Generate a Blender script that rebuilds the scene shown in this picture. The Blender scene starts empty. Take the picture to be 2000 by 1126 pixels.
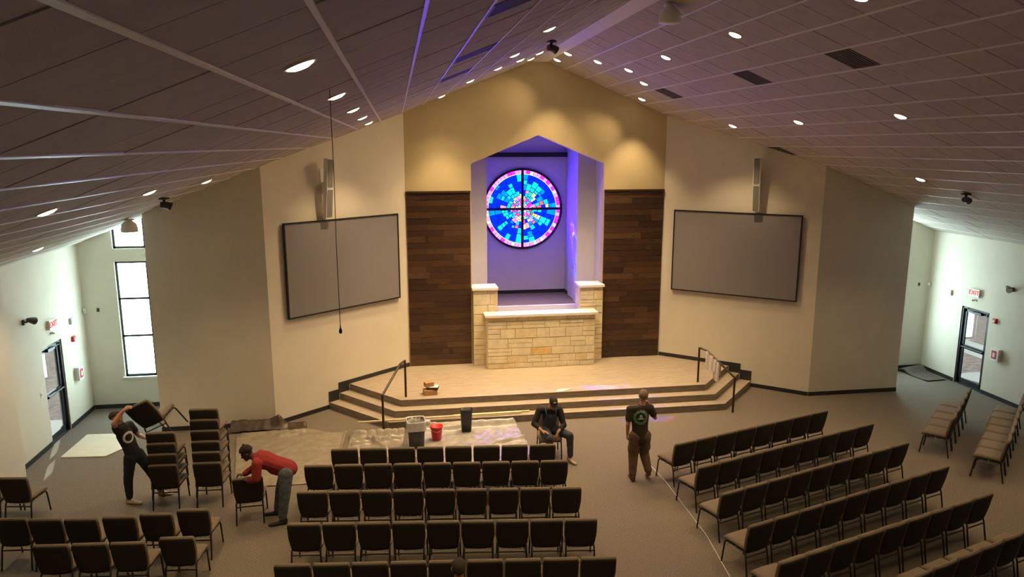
import bpy, math, random
import numpy as np
from mathutils import Vector, Matrix
from mathutils.bvhtree import BVHTree
R = math.radians
sc = bpy.context.scene
col = sc.collection

# ------------------------------------------------------------------ camera
# room frame: x = 0 on the ridge / stage axis, +y towards the stage, z = 0 on the carpet
F_PX, VPX, VPY = 1441.02, 771.44, 283.62
a = Vector(((VPX - 1000) / F_PX, -(VPY - 563) / F_PX, 1.0)).normalized()      # room +y seen in camera axes (right, up, forward)
zc = a.cross(Vector((1, 0, 0))).normalized()
if zc.y < 0: zc = -zc
xc = Vector((1, 0, 0)) * 1.0
xc = a.cross(zc)
if xc.x < 0: xc = -xc
right = Vector((xc.x, a.x, zc.x)); up = Vector((xc.y, a.y, zc.y)); fwd = Vector((xc.z, a.z, zc.z))
cam = bpy.data.cameras.new('camera'); cam_o = bpy.data.objects.new('camera', cam); col.objects.link(cam_o)
CAM = Vector((-3.64, 0.0, 6.2))
cam_o.matrix_world = Matrix.Translation(CAM) @ Matrix((right, up, -fwd)).transposed().to_4x4()
cam.sensor_width = 36.0; cam.lens = F_PX / 2000 * 36; cam.clip_start = .05; cam.clip_end = 300
sc.camera = cam_o

# ------------------------------------------------------------------ world, sun, exposure
w = bpy.data.worlds.new('sky'); sc.world = w; w.use_nodes = True
bg = w.node_tree.nodes['Background']; bg.inputs[0].default_value = (.74, .88, 1.0, 1); bg.inputs[1].default_value = 2.2
sun = bpy.data.lights.new('sun', 'SUN'); sun.energy = 22.0; sun.angle = R(.6); sun.color = (1, .95, .88)
sun_o = bpy.data.objects.new('sun', sun); col.objects.link(sun_o)
sun_o.location = (-8, 40, 30); sun_o.rotation_euler = Vector((.32, -1, -.88)).to_track_quat('-Z', 'Y').to_euler()
vs = sc.view_settings
vs.view_transform = 'Standard'; vs.look = 'None'; vs.gamma = 1.0; vs.exposure = 0.0; vs.use_curve_mapping = False
try:
    sc.cycles.use_denoising = True; sc.cycles.caustics_reflective = False; sc.cycles.caustics_refractive = False
    sc.cycles.sample_clamp_indirect = 6.0; sc.cycles.max_bounces = 8; sc.cycles.diffuse_bounces = 5
except Exception: pass
LAMP_W = 360.0

# ------------------------------------------------------------------ materials
def mat(name, color, rough=.6, var=0.0, scale=8.0, bump=0.0, bscale=None, metal=0.0, stretch=None, detail=4.0, spec=.5, coat=0.0):
    m = bpy.data.materials.new(name); m.use_nodes = True
    nt = m.node_tree; b = nt.nodes['Principled BSDF']
    b.inputs['Base Color'].default_value = (*color, 1); b.inputs['Roughness'].default_value = rough; b.inputs['Metallic'].default_value = metal
    b.inputs['Specular IOR Level'].default_value = spec
    if coat: b.inputs['Coat Weight'].default_value = coat
    if var or bump:
        tc = nt.nodes.new('ShaderNodeTexCoord'); mp = nt.nodes.new('ShaderNodeMapping')
        if stretch: mp.inputs['Scale'].default_value = stretch
        nt.links.new(tc.outputs['Object'], mp.inputs[0])
    if var:
        n = nt.nodes.new('ShaderNodeTexNoise'); n.inputs['Scale'].default_value = scale; n.inputs['Detail'].default_value = detail
        nt.links.new(mp.outputs[0], n.inputs['Vector'])
        r = nt.nodes.new('ShaderNodeValToRGB')
        r.color_ramp.elements[0].position = .3; r.color_ramp.elements[1].position = .7
        r.color_ramp.elements[0].color = (*[max(0, c * (1 - var)) for c in color], 1)
        r.color_ramp.elements[1].color = (*[min(1, c * (1 + var)) for c in color], 1)
        nt.links.new(n.outputs['Fac'], r.inputs[0]); nt.links.new(r.outputs[0], b.inputs['Base Color'])
    if bump:
        n2 = nt.nodes.new('ShaderNodeTexNoise'); n2.inputs['Scale'].default_value = bscale or scale; n2.inputs['Detail'].default_value = 4
        nt.links.new(mp.outputs[0], n2.inputs['Vector'])
        bp = nt.nodes.new('ShaderNodeBump'); bp.inputs['Strength'].default_value = bump; bp.inputs['Distance'].default_value = .01
        nt.links.new(n2.outputs['Fac'], bp.inputs['Height']); nt.links.new(bp.outputs[0], b.inputs['Normal'])
    return m
def emis(name, color, strength, rough=None):
    m = bpy.data.materials.new(name); m.use_nodes = True; nt = m.node_tree
    nt.nodes.remove(nt.nodes['Principled BSDF'])
    e = nt.nodes.new('ShaderNodeEmission'); e.inputs[0].default_value = (*color, 1); e.inputs[1].default_value = strength
    nt.links.new(e.outputs[0], nt.nodes['Material Output'].inputs[0])
    return m
def stained(name, trans, em, strength):
    m = bpy.data.materials.new(name); m.use_nodes = True; nt = m.node_tree
    nt.nodes.remove(nt.nodes['Principled BSDF'])
    t = nt.nodes.new('ShaderNodeBsdfTransparent'); t.inputs[0].default_value = (*trans, 1)
    tc = nt.nodes.new('ShaderNodeTexCoord'); n = nt.nodes.new('ShaderNodeTexNoise'); n.inputs['Scale'].default_value = 9; n.inputs['Detail'].default_value = 5
    nt.links.new(tc.outputs['Object'], n.inputs['Vector'])
    mr = nt.nodes.new('ShaderNodeMapRange'); mr.inputs[1].default_value = .3; mr.inputs[2].default_value = .7; mr.inputs[3].default_value = strength * .55; mr.inputs[4].default_value = strength * 1.45
    nt.links.new(n.outputs['Fac'], mr.inputs[0])
    e = nt.nodes.new('ShaderNodeEmission'); e.inputs[0].default_value = (*em, 1); nt.links.new(mr.outputs[0], e.inputs[1])
    ad = nt.nodes.new('ShaderNodeAddShader'); nt.links.new(t.outputs[0], ad.inputs[0]); nt.links.new(e.outputs[0], ad.inputs[1])
    nt.links.new(ad.outputs[0], nt.nodes['Material Output'].inputs[0])
    return m
def glass(name, tint=(.9, .95, .95), refl=.1):
    m = bpy.data.materials.new(name); m.use_nodes = True; nt = m.node_tree
    nt.nodes.remove(nt.nodes['Principled BSDF'])
    t = nt.nodes.new('ShaderNodeBsdfTransparent'); t.inputs[0].default_value = (*tint, 1)
    g = nt.nodes.new('ShaderNodeBsdfGlossy'); g.inputs['Roughness'].default_value = .02
    mx = nt.nodes.new('ShaderNodeMixShader'); mx.inputs[0].default_value = refl
    nt.links.new(t.outputs[0], mx.inputs[1]); nt.links.new(g.outputs[0], mx.inputs[2]); nt.links.new(mx.outputs[0], nt.nodes['Material Output'].inputs[0])
    return m
M = {}
M['carpet'] = mat('carpet', (.19, .160, .128), .95, .35, 60, .5, 220, detail=6, spec=.1)
M['wall'] = mat('wall_paint', (.72, .67, .56), .75, .03, 2, .05, 150, spec=.25)
M['wall_gold'] = mat('tan_paint', (.64, .53, .31), .75, .03, 2, .05, 150, spec=.25)
M['tile'] = mat('ceiling_tile', (.50, .45, .40), .9, .05, 5, .25, 160, spec=.15)
M['tbar'] = mat('ceiling_grid_white', (.74, .71, .66), .45)
M['groove'] = mat('ceiling_backing', (.17, .14, .12), .9)
M['vent'] = mat('vent_grille', (.13, .11, .10), .6)
M['base'] = mat('black_rubber_base', (.022, .022, .024), .55)
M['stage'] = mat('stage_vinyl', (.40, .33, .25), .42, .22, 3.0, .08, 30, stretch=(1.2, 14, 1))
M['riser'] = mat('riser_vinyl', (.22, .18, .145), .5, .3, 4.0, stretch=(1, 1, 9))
M['nosing'] = mat('step_nosing', (.50, .44, .36), .35)
M['stone'] = mat('limestone', (.74, .66, .47), .8, .12, 5, .35, 30, spec=.25)
M['stone2'] = mat('limestone_warm', (.71, .60, .38), .8, .12, 5, .35, 30, spec=.25)
M['stone3'] = mat('limestone_ochre', (.68, .50, .22), .8, .15, 5, .35, 30, spec=.25)
M['mortar'] = mat('mortar', (.66, .57, .40), .95, .1, 40)
M['cap'] = mat('cap_stone', (.80, .75, .66), .6, .05, 6)
for i, c in enumerate(((.050, .024, .013), (.066, .032, .016), (.082, .041, .020), (.040, .019, .011), (.095, .050, .025))):
    M['wood%d' % i] = mat('walnut_plank_%d' % i, c, .42, .35, 4, .12, 12, stretch=(1.2, 1, 16))
M['woodtrim'] = mat('walnut_trim', (.05, .024, .013), .45)
M['black'] = mat('black_metal', (.012, .012, .013), .38)
M['frame'] = mat('dark_bronze_frame', (.02, .021, .023), .4)
M['bronze'] = mat('bronze_rail', (.035, .018, .010), .35)
M['screen'] = mat('screen_fabric', (.23, .215, .22), .7)
M['grey_spk'] = mat('speaker_grey', (.20, .19, .17), .6, .05, 90)
M['white'] = mat('white_plastic', (.78, .77, .73), .45)
M['beige'] = mat('beige_plastic', (.55, .53, .46), .5)
M['red'] = mat('red_plastic', (.55, .018, .02), .4)
M['seat'] = mat('brown_upholstery', (.205, .160, .115), .92, .18, 120, .25, 300, spec=.15)
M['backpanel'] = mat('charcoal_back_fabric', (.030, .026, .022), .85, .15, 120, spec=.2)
M['wire'] = mat('steel_wire', (.62, .60, .58), .35, metal=.6)
M['frost'] = emis('frosted_daylight_glass', (.70, .96, 1.0), 20.0)
M['lens'] = emis('lamp_lens', (1.0, .82, .52), 14.0)
M['exit_red'] = emis('exit_letters', (1.0, .06, .05), 1.6)
M['glass'] = glass('door_glass', (.50, .54, .54), .08)
M['dirt'] = mat('gravel_soil', (.22, .165, .145), .95, .45, 9, .6, 30)
M['concrete'] = mat('concrete', (.40, .39, .37), .85, .06, 12)
M['ply'] = mat('plywood', (.62, .56, .42), .6, .08, 3, stretch=(1, 8, 1))
M['tarp_brown'] = mat('brown_tarp', (.055, .030, .020), .38, .2, 6)
M['plastic_sheet'] = mat('clear_plastic_sheet', (.26, .22, .165), .22, .15, 5, .5, 9)
M['canvas'] = mat('grey_canvas_sheet', (.27, .23, .185), .3, .2, 5, .5, 12)
M['pale_sheet'] = mat('pale_plastic_sheet', (.36, .335, .31), .22, .2, 6, .6, 10)
M['bag'] = mat('bin_liner', (.55, .54, .52), .25, .1, 20)
M['bin_grey'] = mat('grey_bin', (.045, .042, .04), .5)
M['bin_black'] = mat('black_bin', (.012, .013, .016), .4)
M['lath'] = mat('pale_wood_trim', (.72, .58, .36), .5, .1, 3, stretch=(8, 1, 1))
M['cardboard'] = mat('cardboard', (.42, .24, .10), .8, .12, 9)
M['paper'] = mat('white_paper', (.8, .78, .72), .8)
M['cloth_white'] = mat('white_cotton', (.66, .60, .54), .9, .06, 20, .3, 60)
M['yellow'] = mat('yellow_cloth', (.72, .56, .18), .9, .15, 30)
M['mat'] = mat('rubber_mat', (.10, .075, .06), .8, .2, 30)
M['niche'] = mat('niche_paint', (.66, .64, .62), .7, .02, 3)
M['lead'] = mat('lead_came', (.012, .010, .016), .5)
G = {'blue': stained('glass_blue', (.03, .05, .85), (.0, .0015, 1.0), 26.0), 'blue2': stained('glass_mid_blue', (.04, .2, .85), (.0, .03, .95), 10.0),
     'cyan': stained('glass_cyan', (.06, .5, .8), (.004, .36, .75), 1.3), 'teal': stained('glass_teal', (.06, .5, .6), (.01, .42, .52), 1.0),
     'pink': stained('glass_pink', (.7, .2, .6), (.95, .11, .75), 4.2), 'magenta': stained('glass_magenta', (.6, .04, .4), (.75, .008, .45), 6.0),
     'pale': stained('glass_pale', (.55, .6, .7), (.70, .74, .85), 1.1), 'amber': stained('glass_amber', (.7, .5, .2), (1.0, .66, .22), 1.1), 'rose': stained('glass_rose', (.7, .2, .2), (.85, .14, .18), 1.1)}

# ------------------------------------------------------------------ mesh helpers
class MB:
    def __init__(s): s.v = []; s.f = []; s.m = []; s.mi = 0; s.smooth = []
    def add(s, vs, fs, smooth=False):
        n = len(s.v); s.v += [tuple(p) for p in vs]
        for f in fs: s.f.append(tuple(i + n for i in f)); s.m.append(s.mi); s.smooth.append(smooth)
        return s
    def box(s, x0, x1, y0, y1, z0, z1):
        return s.add([(x0, y0, z0), (x1, y0, z0), (x1, y1, z0), (x0, y1, z0), (x0, y0, z1), (x1, y0, z1), (x1, y1, z1), (x0, y1, z1)],
                     [(0, 3, 2, 1), (4, 5, 6, 7), (0, 1, 5, 4), (1, 2, 6, 5), (2, 3, 7, 6), (3, 0, 4, 7)])
    def prism(s, poly, axis, t0, t1):
        """poly of 2-D points extruded along axis: 'z' -> (x,y), 'y' -> (x,z), 'x' -> (y,z)"""
        n = len(poly)
        def P(p, t): return {'z': (p[0], p[1], t), 'y': (p[0], t, p[1]), 'x': (t, p[0], p[1])}[axis]
        vs = [P(p, t0) for p in poly] + [P(p, t1) for p in poly]
        return s.add(vs, [tuple(range(n)), tuple(range(2 * n - 1, n - 1, -1))] + [(i, i + n, (i + 1) % n + n, (i + 1) % n) for i in range(n)])
    def tube(s, pts, r, seg=8, cap=True, flat=1.0):
        pts = [Vector(p) for p in pts]; n = len(pts); rs = r if isinstance(r, (list, tuple)) else [r] * n
        rings = []; prev = None
        for i, p in enumerate(pts):
            t = (pts[min(i + 1, n - 1)] - pts[max(i - 1, 0)]).normalized()
            if prev is None:
                u = t.cross(Vector((0, 0, 1)))
                if u.length < .1: u = t.cross(Vector((0, 1, 0)))
            else: u = prev - t * prev.dot(t)
            u.normalize(); prev = u; v = t.cross(u)
            rings.append([p + (u * math.cos(k * 2 * math.pi / seg) + v * math.sin(k * 2 * math.pi / seg) * flat) * rs[i] for k in range(seg)])
        vs = [q for rg in rings for q in rg]; fs = []
        for i in range(n - 1):
            for k in range(seg): fs.append((i * seg + k, i * seg + (k + 1) % seg, (i + 1) * seg + (k + 1) % seg, (i + 1) * seg + k))
        s.add(vs, fs, True)
        if cap: s.add(rings[0], [tuple(range(seg - 1, -1, -1))]); s.add(rings[-1], [tuple(range(seg))])
        return s
    def lathe(s, prof, seg=24, c=(0, 0, 0), smooth=True):
        vs = []; n = len(prof)
        for r, z in prof:
            for k in range(seg): vs.append((c[0] + r * math.cos(2 * math.pi * k / seg), c[1] + r * math.sin(2 * math.pi * k / seg), c[2] + z))
        fs = []
        for i in range(n - 1):
            for k in range(seg): fs.append((i * seg + k, i * seg + (k + 1) % seg, (i + 1) * seg + (k + 1) % seg, (i + 1) * seg + k))
        return s.add(vs, fs, smooth)
    def grid(s, fn, nu, nv, smooth=True, flip=False):
        vs = [fn(i / nu, j / nv) for j in range(nv + 1) for i in range(nu + 1)]
        fs = []
        for j in range(nv):
            for i in range(nu):
                q = (j * (nu + 1) + i, j * (nu + 1) + i + 1, (j + 1) * (nu + 1) + i + 1, (j + 1) * (nu + 1) + i)
                fs.append(q[::-1] if flip else q)
        return s.add(vs, fs, smooth)
    def cushion(s, fn, nu=12, nv=10, th=lambda u, v: .03):
        """closed pillow: fn(u,v)->(point, normal); th = half thickness"""
        top = []; bot = []
        for j in range(nv + 1):
            for i in range(nu + 1):
                p, nrm = fn(i / nu, j / nv); t = th(i / nu, j / nv); top.append(p + nrm * t); bot.append(p - nrm * t)
        W = nu + 1; n0 = len(top); fs = []
        for j in range(nv):
            for i in range(nu):
                q = (j * W + i, j * W + i + 1, (j + 1) * W + i + 1, (j + 1) * W + i); fs.append(q); fs.append(tuple(k + n0 for k in q[::-1]))
        rim = [i for i in range(W)] + [j * W + nu for j in range(1, nv + 1)] + [nv * W + i for i in range(nu - 1, -1, -1)] + [j * W for j in range(nv - 1, 0, -1)]
        for k in range(len(rim)):
            p, q = rim[k], rim[(k + 1) % len(rim)]; fs.append((q, p, p + n0, q + n0))
        return s.add(top + bot, fs, True)
    def mesh(s, name, mats):
        me = bpy.data.meshes.new(name); me.from_pydata(s.v, [], s.f)
        for m in (mats if isinstance(mats, (list, tuple)) else [mats]): me.materials.append(M[m] if isinstance(m, str) else m)
        me.polygons.foreach_set('material_index', s.m); me.polygons.foreach_set('use_smooth', s.smooth); me.update()
        return me
    def build(s, name, mats, parent=None, fix=True):
        me = s.mesh(name, mats)
        if fix: fixn(me)
        return link(name, me, parent)
def fixn(me):
    import bmesh
    b = bmesh.new(); b.from_mesh(me); bmesh.ops.recalc_face_normals(b, faces=b.faces); b.to_mesh(me); b.free()
def link(name, me, parent=None):
    o = bpy.data.objects.new(name, me); col.objects.link(o)
    if parent: o.parent = parent
    return o
def tag(o, label=None, cat=None, group=None, kind=None):
    for k, v in (('label', label), ('category', cat), ('group', group), ('kind', kind)):
        if v: o[k] = v
    return o
def empty(name, loc=(0, 0, 0), rz=0):
    o = bpy.data.objects.new(name, None); col.objects.link(o); o.location = loc; o.rotation_euler = (0, 0, rz); o.empty_display_size = .1
    return o
def struct(o, label=None): o['kind'] = 'structure'; (label and tag(o, label)); return o
def copy_tree(o, parent=None):
    c = o.copy(); col.objects.link(c)
    if parent: c.parent = parent; c.matrix_parent_inverse = o.matrix_parent_inverse.copy()
    for ch in list(o.children): copy_tree(ch, c)
    return c
ORD = ['', 'first', 'second', 'third', 'fourth', 'fifth', 'sixth', 'seventh', 'eighth', 'ninth', 'tenth']
def cz(x): return 8.37 - (.400 if x < 0 else .407) * abs(x)      # ceiling height

# ------------------------------------------------------------------ the shell
ST = .48                                                           # stage height
mb = MB(); mb.box(-11.1, 11.1, -4, 19.0, -.12, 0); struct(mb.build('floor', 'carpet'), 'brown grey commercial carpet floor of the hall')
# ground outside both doors
mb = MB(); mb.box(-40, -11.12, -10, 45, -.3, -.06); g = mb.build('ground_outside', 'dirt'); struct(g, 'gravelly bare soil outside the door beside the stacked chairs')
mb = MB(); mb.box(11.12, 40, -10, 45, -.3, -.06); g = mb.build('ground_outside', 'dirt'); struct(g, 'gravelly bare soil outside the door behind the angled chairs')
for s, t in ((-1, 'the stacked chairs'), (1, 'the wing chair rows')):
    mb = MB(); mb.box(*sorted((s * 11.12, s * 12.3)), 15.2, 17.6, -.3, -.03); struct(mb.build('pavement', 'concrete'), 'concrete landing outside the door near ' + t)
mb = MB(); mb.prism([(13.4, 12), (14.6, 12), (14.6, 24), (13.4, 24)], 'z', -.3, -.02); struct(mb.build('pavement', 'concrete'), 'concrete walk crossing the soil outside the door')

# side walls with a door opening each (y 15.95..16.87, z 0..2.08)
DY0, DY1, DH = 15.95, 16.87, 2.08
for s, nm in ((-1, 'left'), (1, 'right')):
    mb = MB(); x0, x1 = sorted((s * 10.94, s * 11.12)); top = cz(s * 10.94) + .1
    mb.box(x0, x1, -4, DY0, 0, top); mb.box(x0, x1, DY1, 18.3, 0, top); mb.box(x0, x1, DY0, DY1, DH, top)
    struct(mb.build('wall_' + nm, 'wall'))
    mb = MB(); x0, x1 = sorted((s * 10.94, s * 10.925))
    mb.box(x0, x1, 14.43, DY0 - .02, 0, .1); mb.box(x0, x1, DY1 + .02, 18.13, 0, .1); struct(mb.build('baseboard_' + nm, 'base'))
mb = MB(); mb.box(-10.94, -10.78, -4, 14.43, 0, cz(-10.78) + .1); struct(mb.build('wall_left_pier', 'wall'))
mb = MB(); mb.box(-11.1, 11.1, -4.15, -4, 0, 8.6); struct(mb.build('wall_rear', 'wall'))
# recess walls at y 18.15 with tall windows (x 9.45..10.17), free-standing front walls at y 16.4
WX0, WX1, WZ0, WZ1, WZ2 = 9.45, 10.17, .77, 3.55, 3.85
for s, nm in ((-1, 'left'), (1, 'right')):
    mb = MB(); X = lambda x: s * x
    def wallpoly(pts): mb.prism([(X(x), z) for x, z in pts], 'y', 18.15, 18.33)
    wallpoly([(8.9, 0), (WX0, 0), (WX0, cz(s * WX0) + .1), (8.9, cz(s * 8.9) + .1)])
    wallpoly([(WX1, 0), (10.94, 0), (10.94, cz(s * 10.94) + .1), (WX1, cz(s * WX1) + .1)])
    wallpoly([(WX0, 0), (WX1, 0), (WX1, WZ0), (WX0, WZ0)]); wallpoly([(WX0, WZ1), (WX1, WZ1), (WX1, WZ2), (WX0, WZ2)])
    struct(mb.build('wall_recess_' + nm, 'wall'))
    mb = MB(); mb.box(*sorted((X(8.9), X(10.92))), 18.135, 18.15, 0, .1); struct(mb.build('baseboard_recess_' + nm, 'base'))
    # window: frame + panes
    wn = struct(empty('window_%d' % (1 if s < 0 else 2), (X((WX0 + WX1) / 2), 18.2, 0)))
    ox = X((WX0 + WX1) / 2); hw = (WX1 - WX0) / 2
    fr = MB(); t = .05
    for xx in (-hw, hw - t): fr.box(xx, xx + t, 0, .06, WZ0, WZ1)
    for z in (WZ0, 1.76, 2.66, WZ1 - t): fr.box(-hw, hw, 0, .06, z - (0 if z in (WZ0, WZ1 - t) else t / 2), z + (t if z in (WZ0, WZ1 - t) else t / 2))
    for xx in (-hw, hw - t): fr.prism([(xx, WZ2), (xx + t, WZ2), (xx + t, cz(ox + xx + t) - .02), (xx, cz(ox + xx) - .02)], 'y', 0, .06)
    fr.box(-hw, hw, 0, .06, WZ2, WZ2 + t)
    fr.build('window_frame', 'frame', wn)
    for z0, z1 in ((WZ0 + t, 1.76 - t / 2), (1.76 + t / 2, 2.66 - t / 2), (2.66 + t / 2, WZ1 - t)):
        p = MB(); p.box(-hw + t, hw - t, .025, .035, z0, z1); p.build('pane', 'frost', wn)
    p = MB(); p.prism([(-hw + t, WZ2 + t), (hw - t, WZ2 + t), (hw - t, cz(ox + hw - t)), (-hw + t, cz(ox - hw + t))], 'y', .025, .035); p.build('pane', 'frost', wn)
    p = MB(); p.box(-hw - .04, hw + .04, -.1, 0, WZ0 - .04, WZ0); p.build('window_sill', 'white', wn)
    # front wall, its return, and the splayed screen wall
    mb = MB(); mb.prism([(X(6.47), 0), (X(8.9), 0), (X(8.9), cz(s * 8.9) + .1), (X(6.47), cz(s * 6.47) + .1)], 'y', 16.4, 16.55)
    mb.box(*sorted((X(8.75), X(8.9))), 16.55, 18.2, 0, cz(s * 8.75) + .05); struct(mb.build('wall_front_' + nm, 'wall'))
    mb = MB(); mb.box(*sorted((X(6.47), X(8.9))), 16.385, 16.4, 0, .1); struct(mb.build('baseboard_front_' + nm, 'base'))
    ax, ay, bx, by = X(3.42), 18.95, X(6.47), 16.4; L = math.hypot(bx - ax, by - ay); dx, dy = (bx - ax) / L, (by - ay) / L; nx, ny = (-dy, dx) if s > 0 else (dy, -dx)
    if ny < 0: nx, ny = -nx, -ny
    mb = MB(); z0, z1 = cz(ax) + .1, cz(bx) + .1
    q = [(ax, ay), (bx, by), (bx + nx * .15, by + ny * .15), (ax + nx * .15, ay + ny * .15)]
    mb.add([(*p, 0) for p in q] + [(*q[0], z0), (*q[1], z1), (*q[2], z1), (*q[3], z0)], [(0, 3, 2, 1), (4, 5, 6, 7), (0, 1, 5, 4), (1, 2, 6, 5), (2, 3, 7, 6), (3, 0, 4, 7)])
    struct(mb.build('wall_screen_' + nm, 'wall'))
    # stepped baseboard of the screen wall: on the stage, down the steps, on the carpet
    mb = MB()
    def bseg(t0, t1, za, zb):
        p = [(ax + dx * t0 - nx * .015, ay + dy * t0 - ny * .015), (ax + dx * t1 - nx * .015, ay + dy * t1 - ny * .015), (ax + dx * t1, ay + dy * t1), (ax + dx * t0, ay + dy * t0)]
        mb.prism(p, 'z', za, zb)
    T = lambda x: (x - 3.42) / abs(dx)
    bseg(0.02, T(4.93), ST, ST + .1); bseg(T(4.93), T(5.16), .32, .42 + .16); bseg(T(5.16), T(5.38), .16, .26 + .16); bseg(T(5.38), L - .01, 0, .1)
    struct(mb.build('baseboard_screen_' + nm, 'base'))

# back wall with the gabled niche opening (x +-1.75, eaves z 5.74, apex z 6.46)
BY = 18.95
mb = MB()
mb.prism([(-3.5, 0), (-1.75, 0), (-1.75, 5.74), (-3.5, 5.74)], 'y', BY, BY + .2); mb.prism([(1.75, 0), (3.5, 0), (3.5, 5.74), (1.75, 5.74)], 'y', BY, BY + .2)
mb.prism([(-3.5, 5.74), (-1.75, 5.74), (0, 6.46), (0, 8.5), (-3.5, cz(-3.5) + .1)], 'y', BY, BY + .2)
mb.prism([(3.5, 5.74), (1.75, 5.74), (0, 6.46), (0, 8.5), (3.5, cz(3.5) + .1)], 'y', BY, BY + .2)
struct(mb.build('wall_back', 'wall_gold'))
# niche room: cheeks, facing walls at y 19.75 (edge at x +-1.25), side walls, round-holed back wall y 21.4
mb = MB()
for s in (-1, 1):
    X = lambda x: s * x
    mb.box(*sorted((X(1.75), X(1.9))), BY + .2, 19.9, 0, 6.7)
    mb.box(*sorted((X(1.25), X(1.9))), 19.75, 19.9, 0, 6.7)
    if s < 0: mb.box(-1.5, -1.38, 19.9, 21.4, 0, 6.7)
    else:
        mb.box(1.25, 1.4, 19.9, 20.1, 0, 6.7); mb.box(1.3, 1.4, 20.1, 20.95, 3.95, 6.7); mb.box(1.3, 1.4, 20.95, 21.4, 0, 6.7)
mb.box(-1.9, 1.9, BY + .2, 21.6, 6.6, 6.75)
struct(mb.build('wall_niche_sides', 'niche'))
GC, GR = Vector((0, 21.4, 4.37)), 1.18
mb = MB(); x0, x1, z0, z1 = -1.45, 1.40, 1.0, 6.65
angs = sorted(set([k * 2 * math.pi / 72 for k in range(72)] + [math.atan2(z - GC.z, x) % (2 * math.pi) for x in (x0, x1) for z in (z0, z1)]))
inn, out = [], []
for t in angs:
    c, s_ = math.cos(t), math.sin(t); inn.append((GR * c, GC.z + GR * s_))
    k = min(((x1 if c > 0 else x0) / c) if abs(c) > 1e-6 else 1e9, (((z1 if s_ > 0 else z0) - GC.z) / s_) if abs(s_) > 1e-6 else 1e9); out.append((k * c, GC.z + k * s_))
n = len(angs)
for yy, flip in ((21.4, 0), (21.55, 1)):
    vs_ = [(p[0], yy, p[1]) for p in inn] + [(p[0], yy, p[1]) for p in out]; mb.add(vs_, [(i, (i + 1) % n, (i + 1) % n + n, i + n) for i in range(n)])
mb.add([(p[0], 21.4, p[1]) for p in inn] + [(p[0], 21.55, p[1]) for p in inn], [(i, (i + 1) % n, (i + 1) % n + n, i + n) for i in range(n)])
struct(mb.build('wall_niche_back', 'niche'))
mb = MB(); mb.box(-1.45, 1.4, 21.25, 21.4, 5.87, 6.0); struct(mb.build('trim_1', 'black'), 'dark beam across the top of the niche back wall')
mb = MB(); mb.box(-1.38, 1.3, 19.75, 21.4, 1.70, 1.85); struct(mb.build('floor_niche', 'carpet'))
mb = MB(); mb.box(-1.9, 1.9, 19.65, 19.76, .4, 1.845); struct(mb.build('trim_2', 'white'), 'white riser at the front of the raised niche floor')
mb = MB(); mb.box(-1.38, 1.3, 21.385, 21.4, 1.85, 1.95); mb.box(1.285, 1.3, 20.98, 21.385, 1.85, 1.95); struct(mb.build('baseboard_niche', 'base'))
d = struct(empty('door_3', (1.3, 20.52, 1.85)))
mb = MB(); mb.box(.0, .05, -.41, .41, 0, 2.08); mb.build('door_leaf', 'white', d)
mb = MB(); mb.box(-.012, .03, -.45, -.41, 0, 2.12); mb.box(-.012, .03, .41, .45, 0, 2.12); mb.box(-.012, .03, -.45, .45, 2.08, 2.13); mb.build('door_frame', 'white', d)
mb = MB(); mb.lathe([(.0, -.02), (.028, -.02), (.028, .02), (0, .02)], 12, (-.05, -.35, .95)); mb.tube([(-.05, -.35, .95), (.01, -.35, .95)], .012); mb.build('door_handle', 'wire', d)

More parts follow.
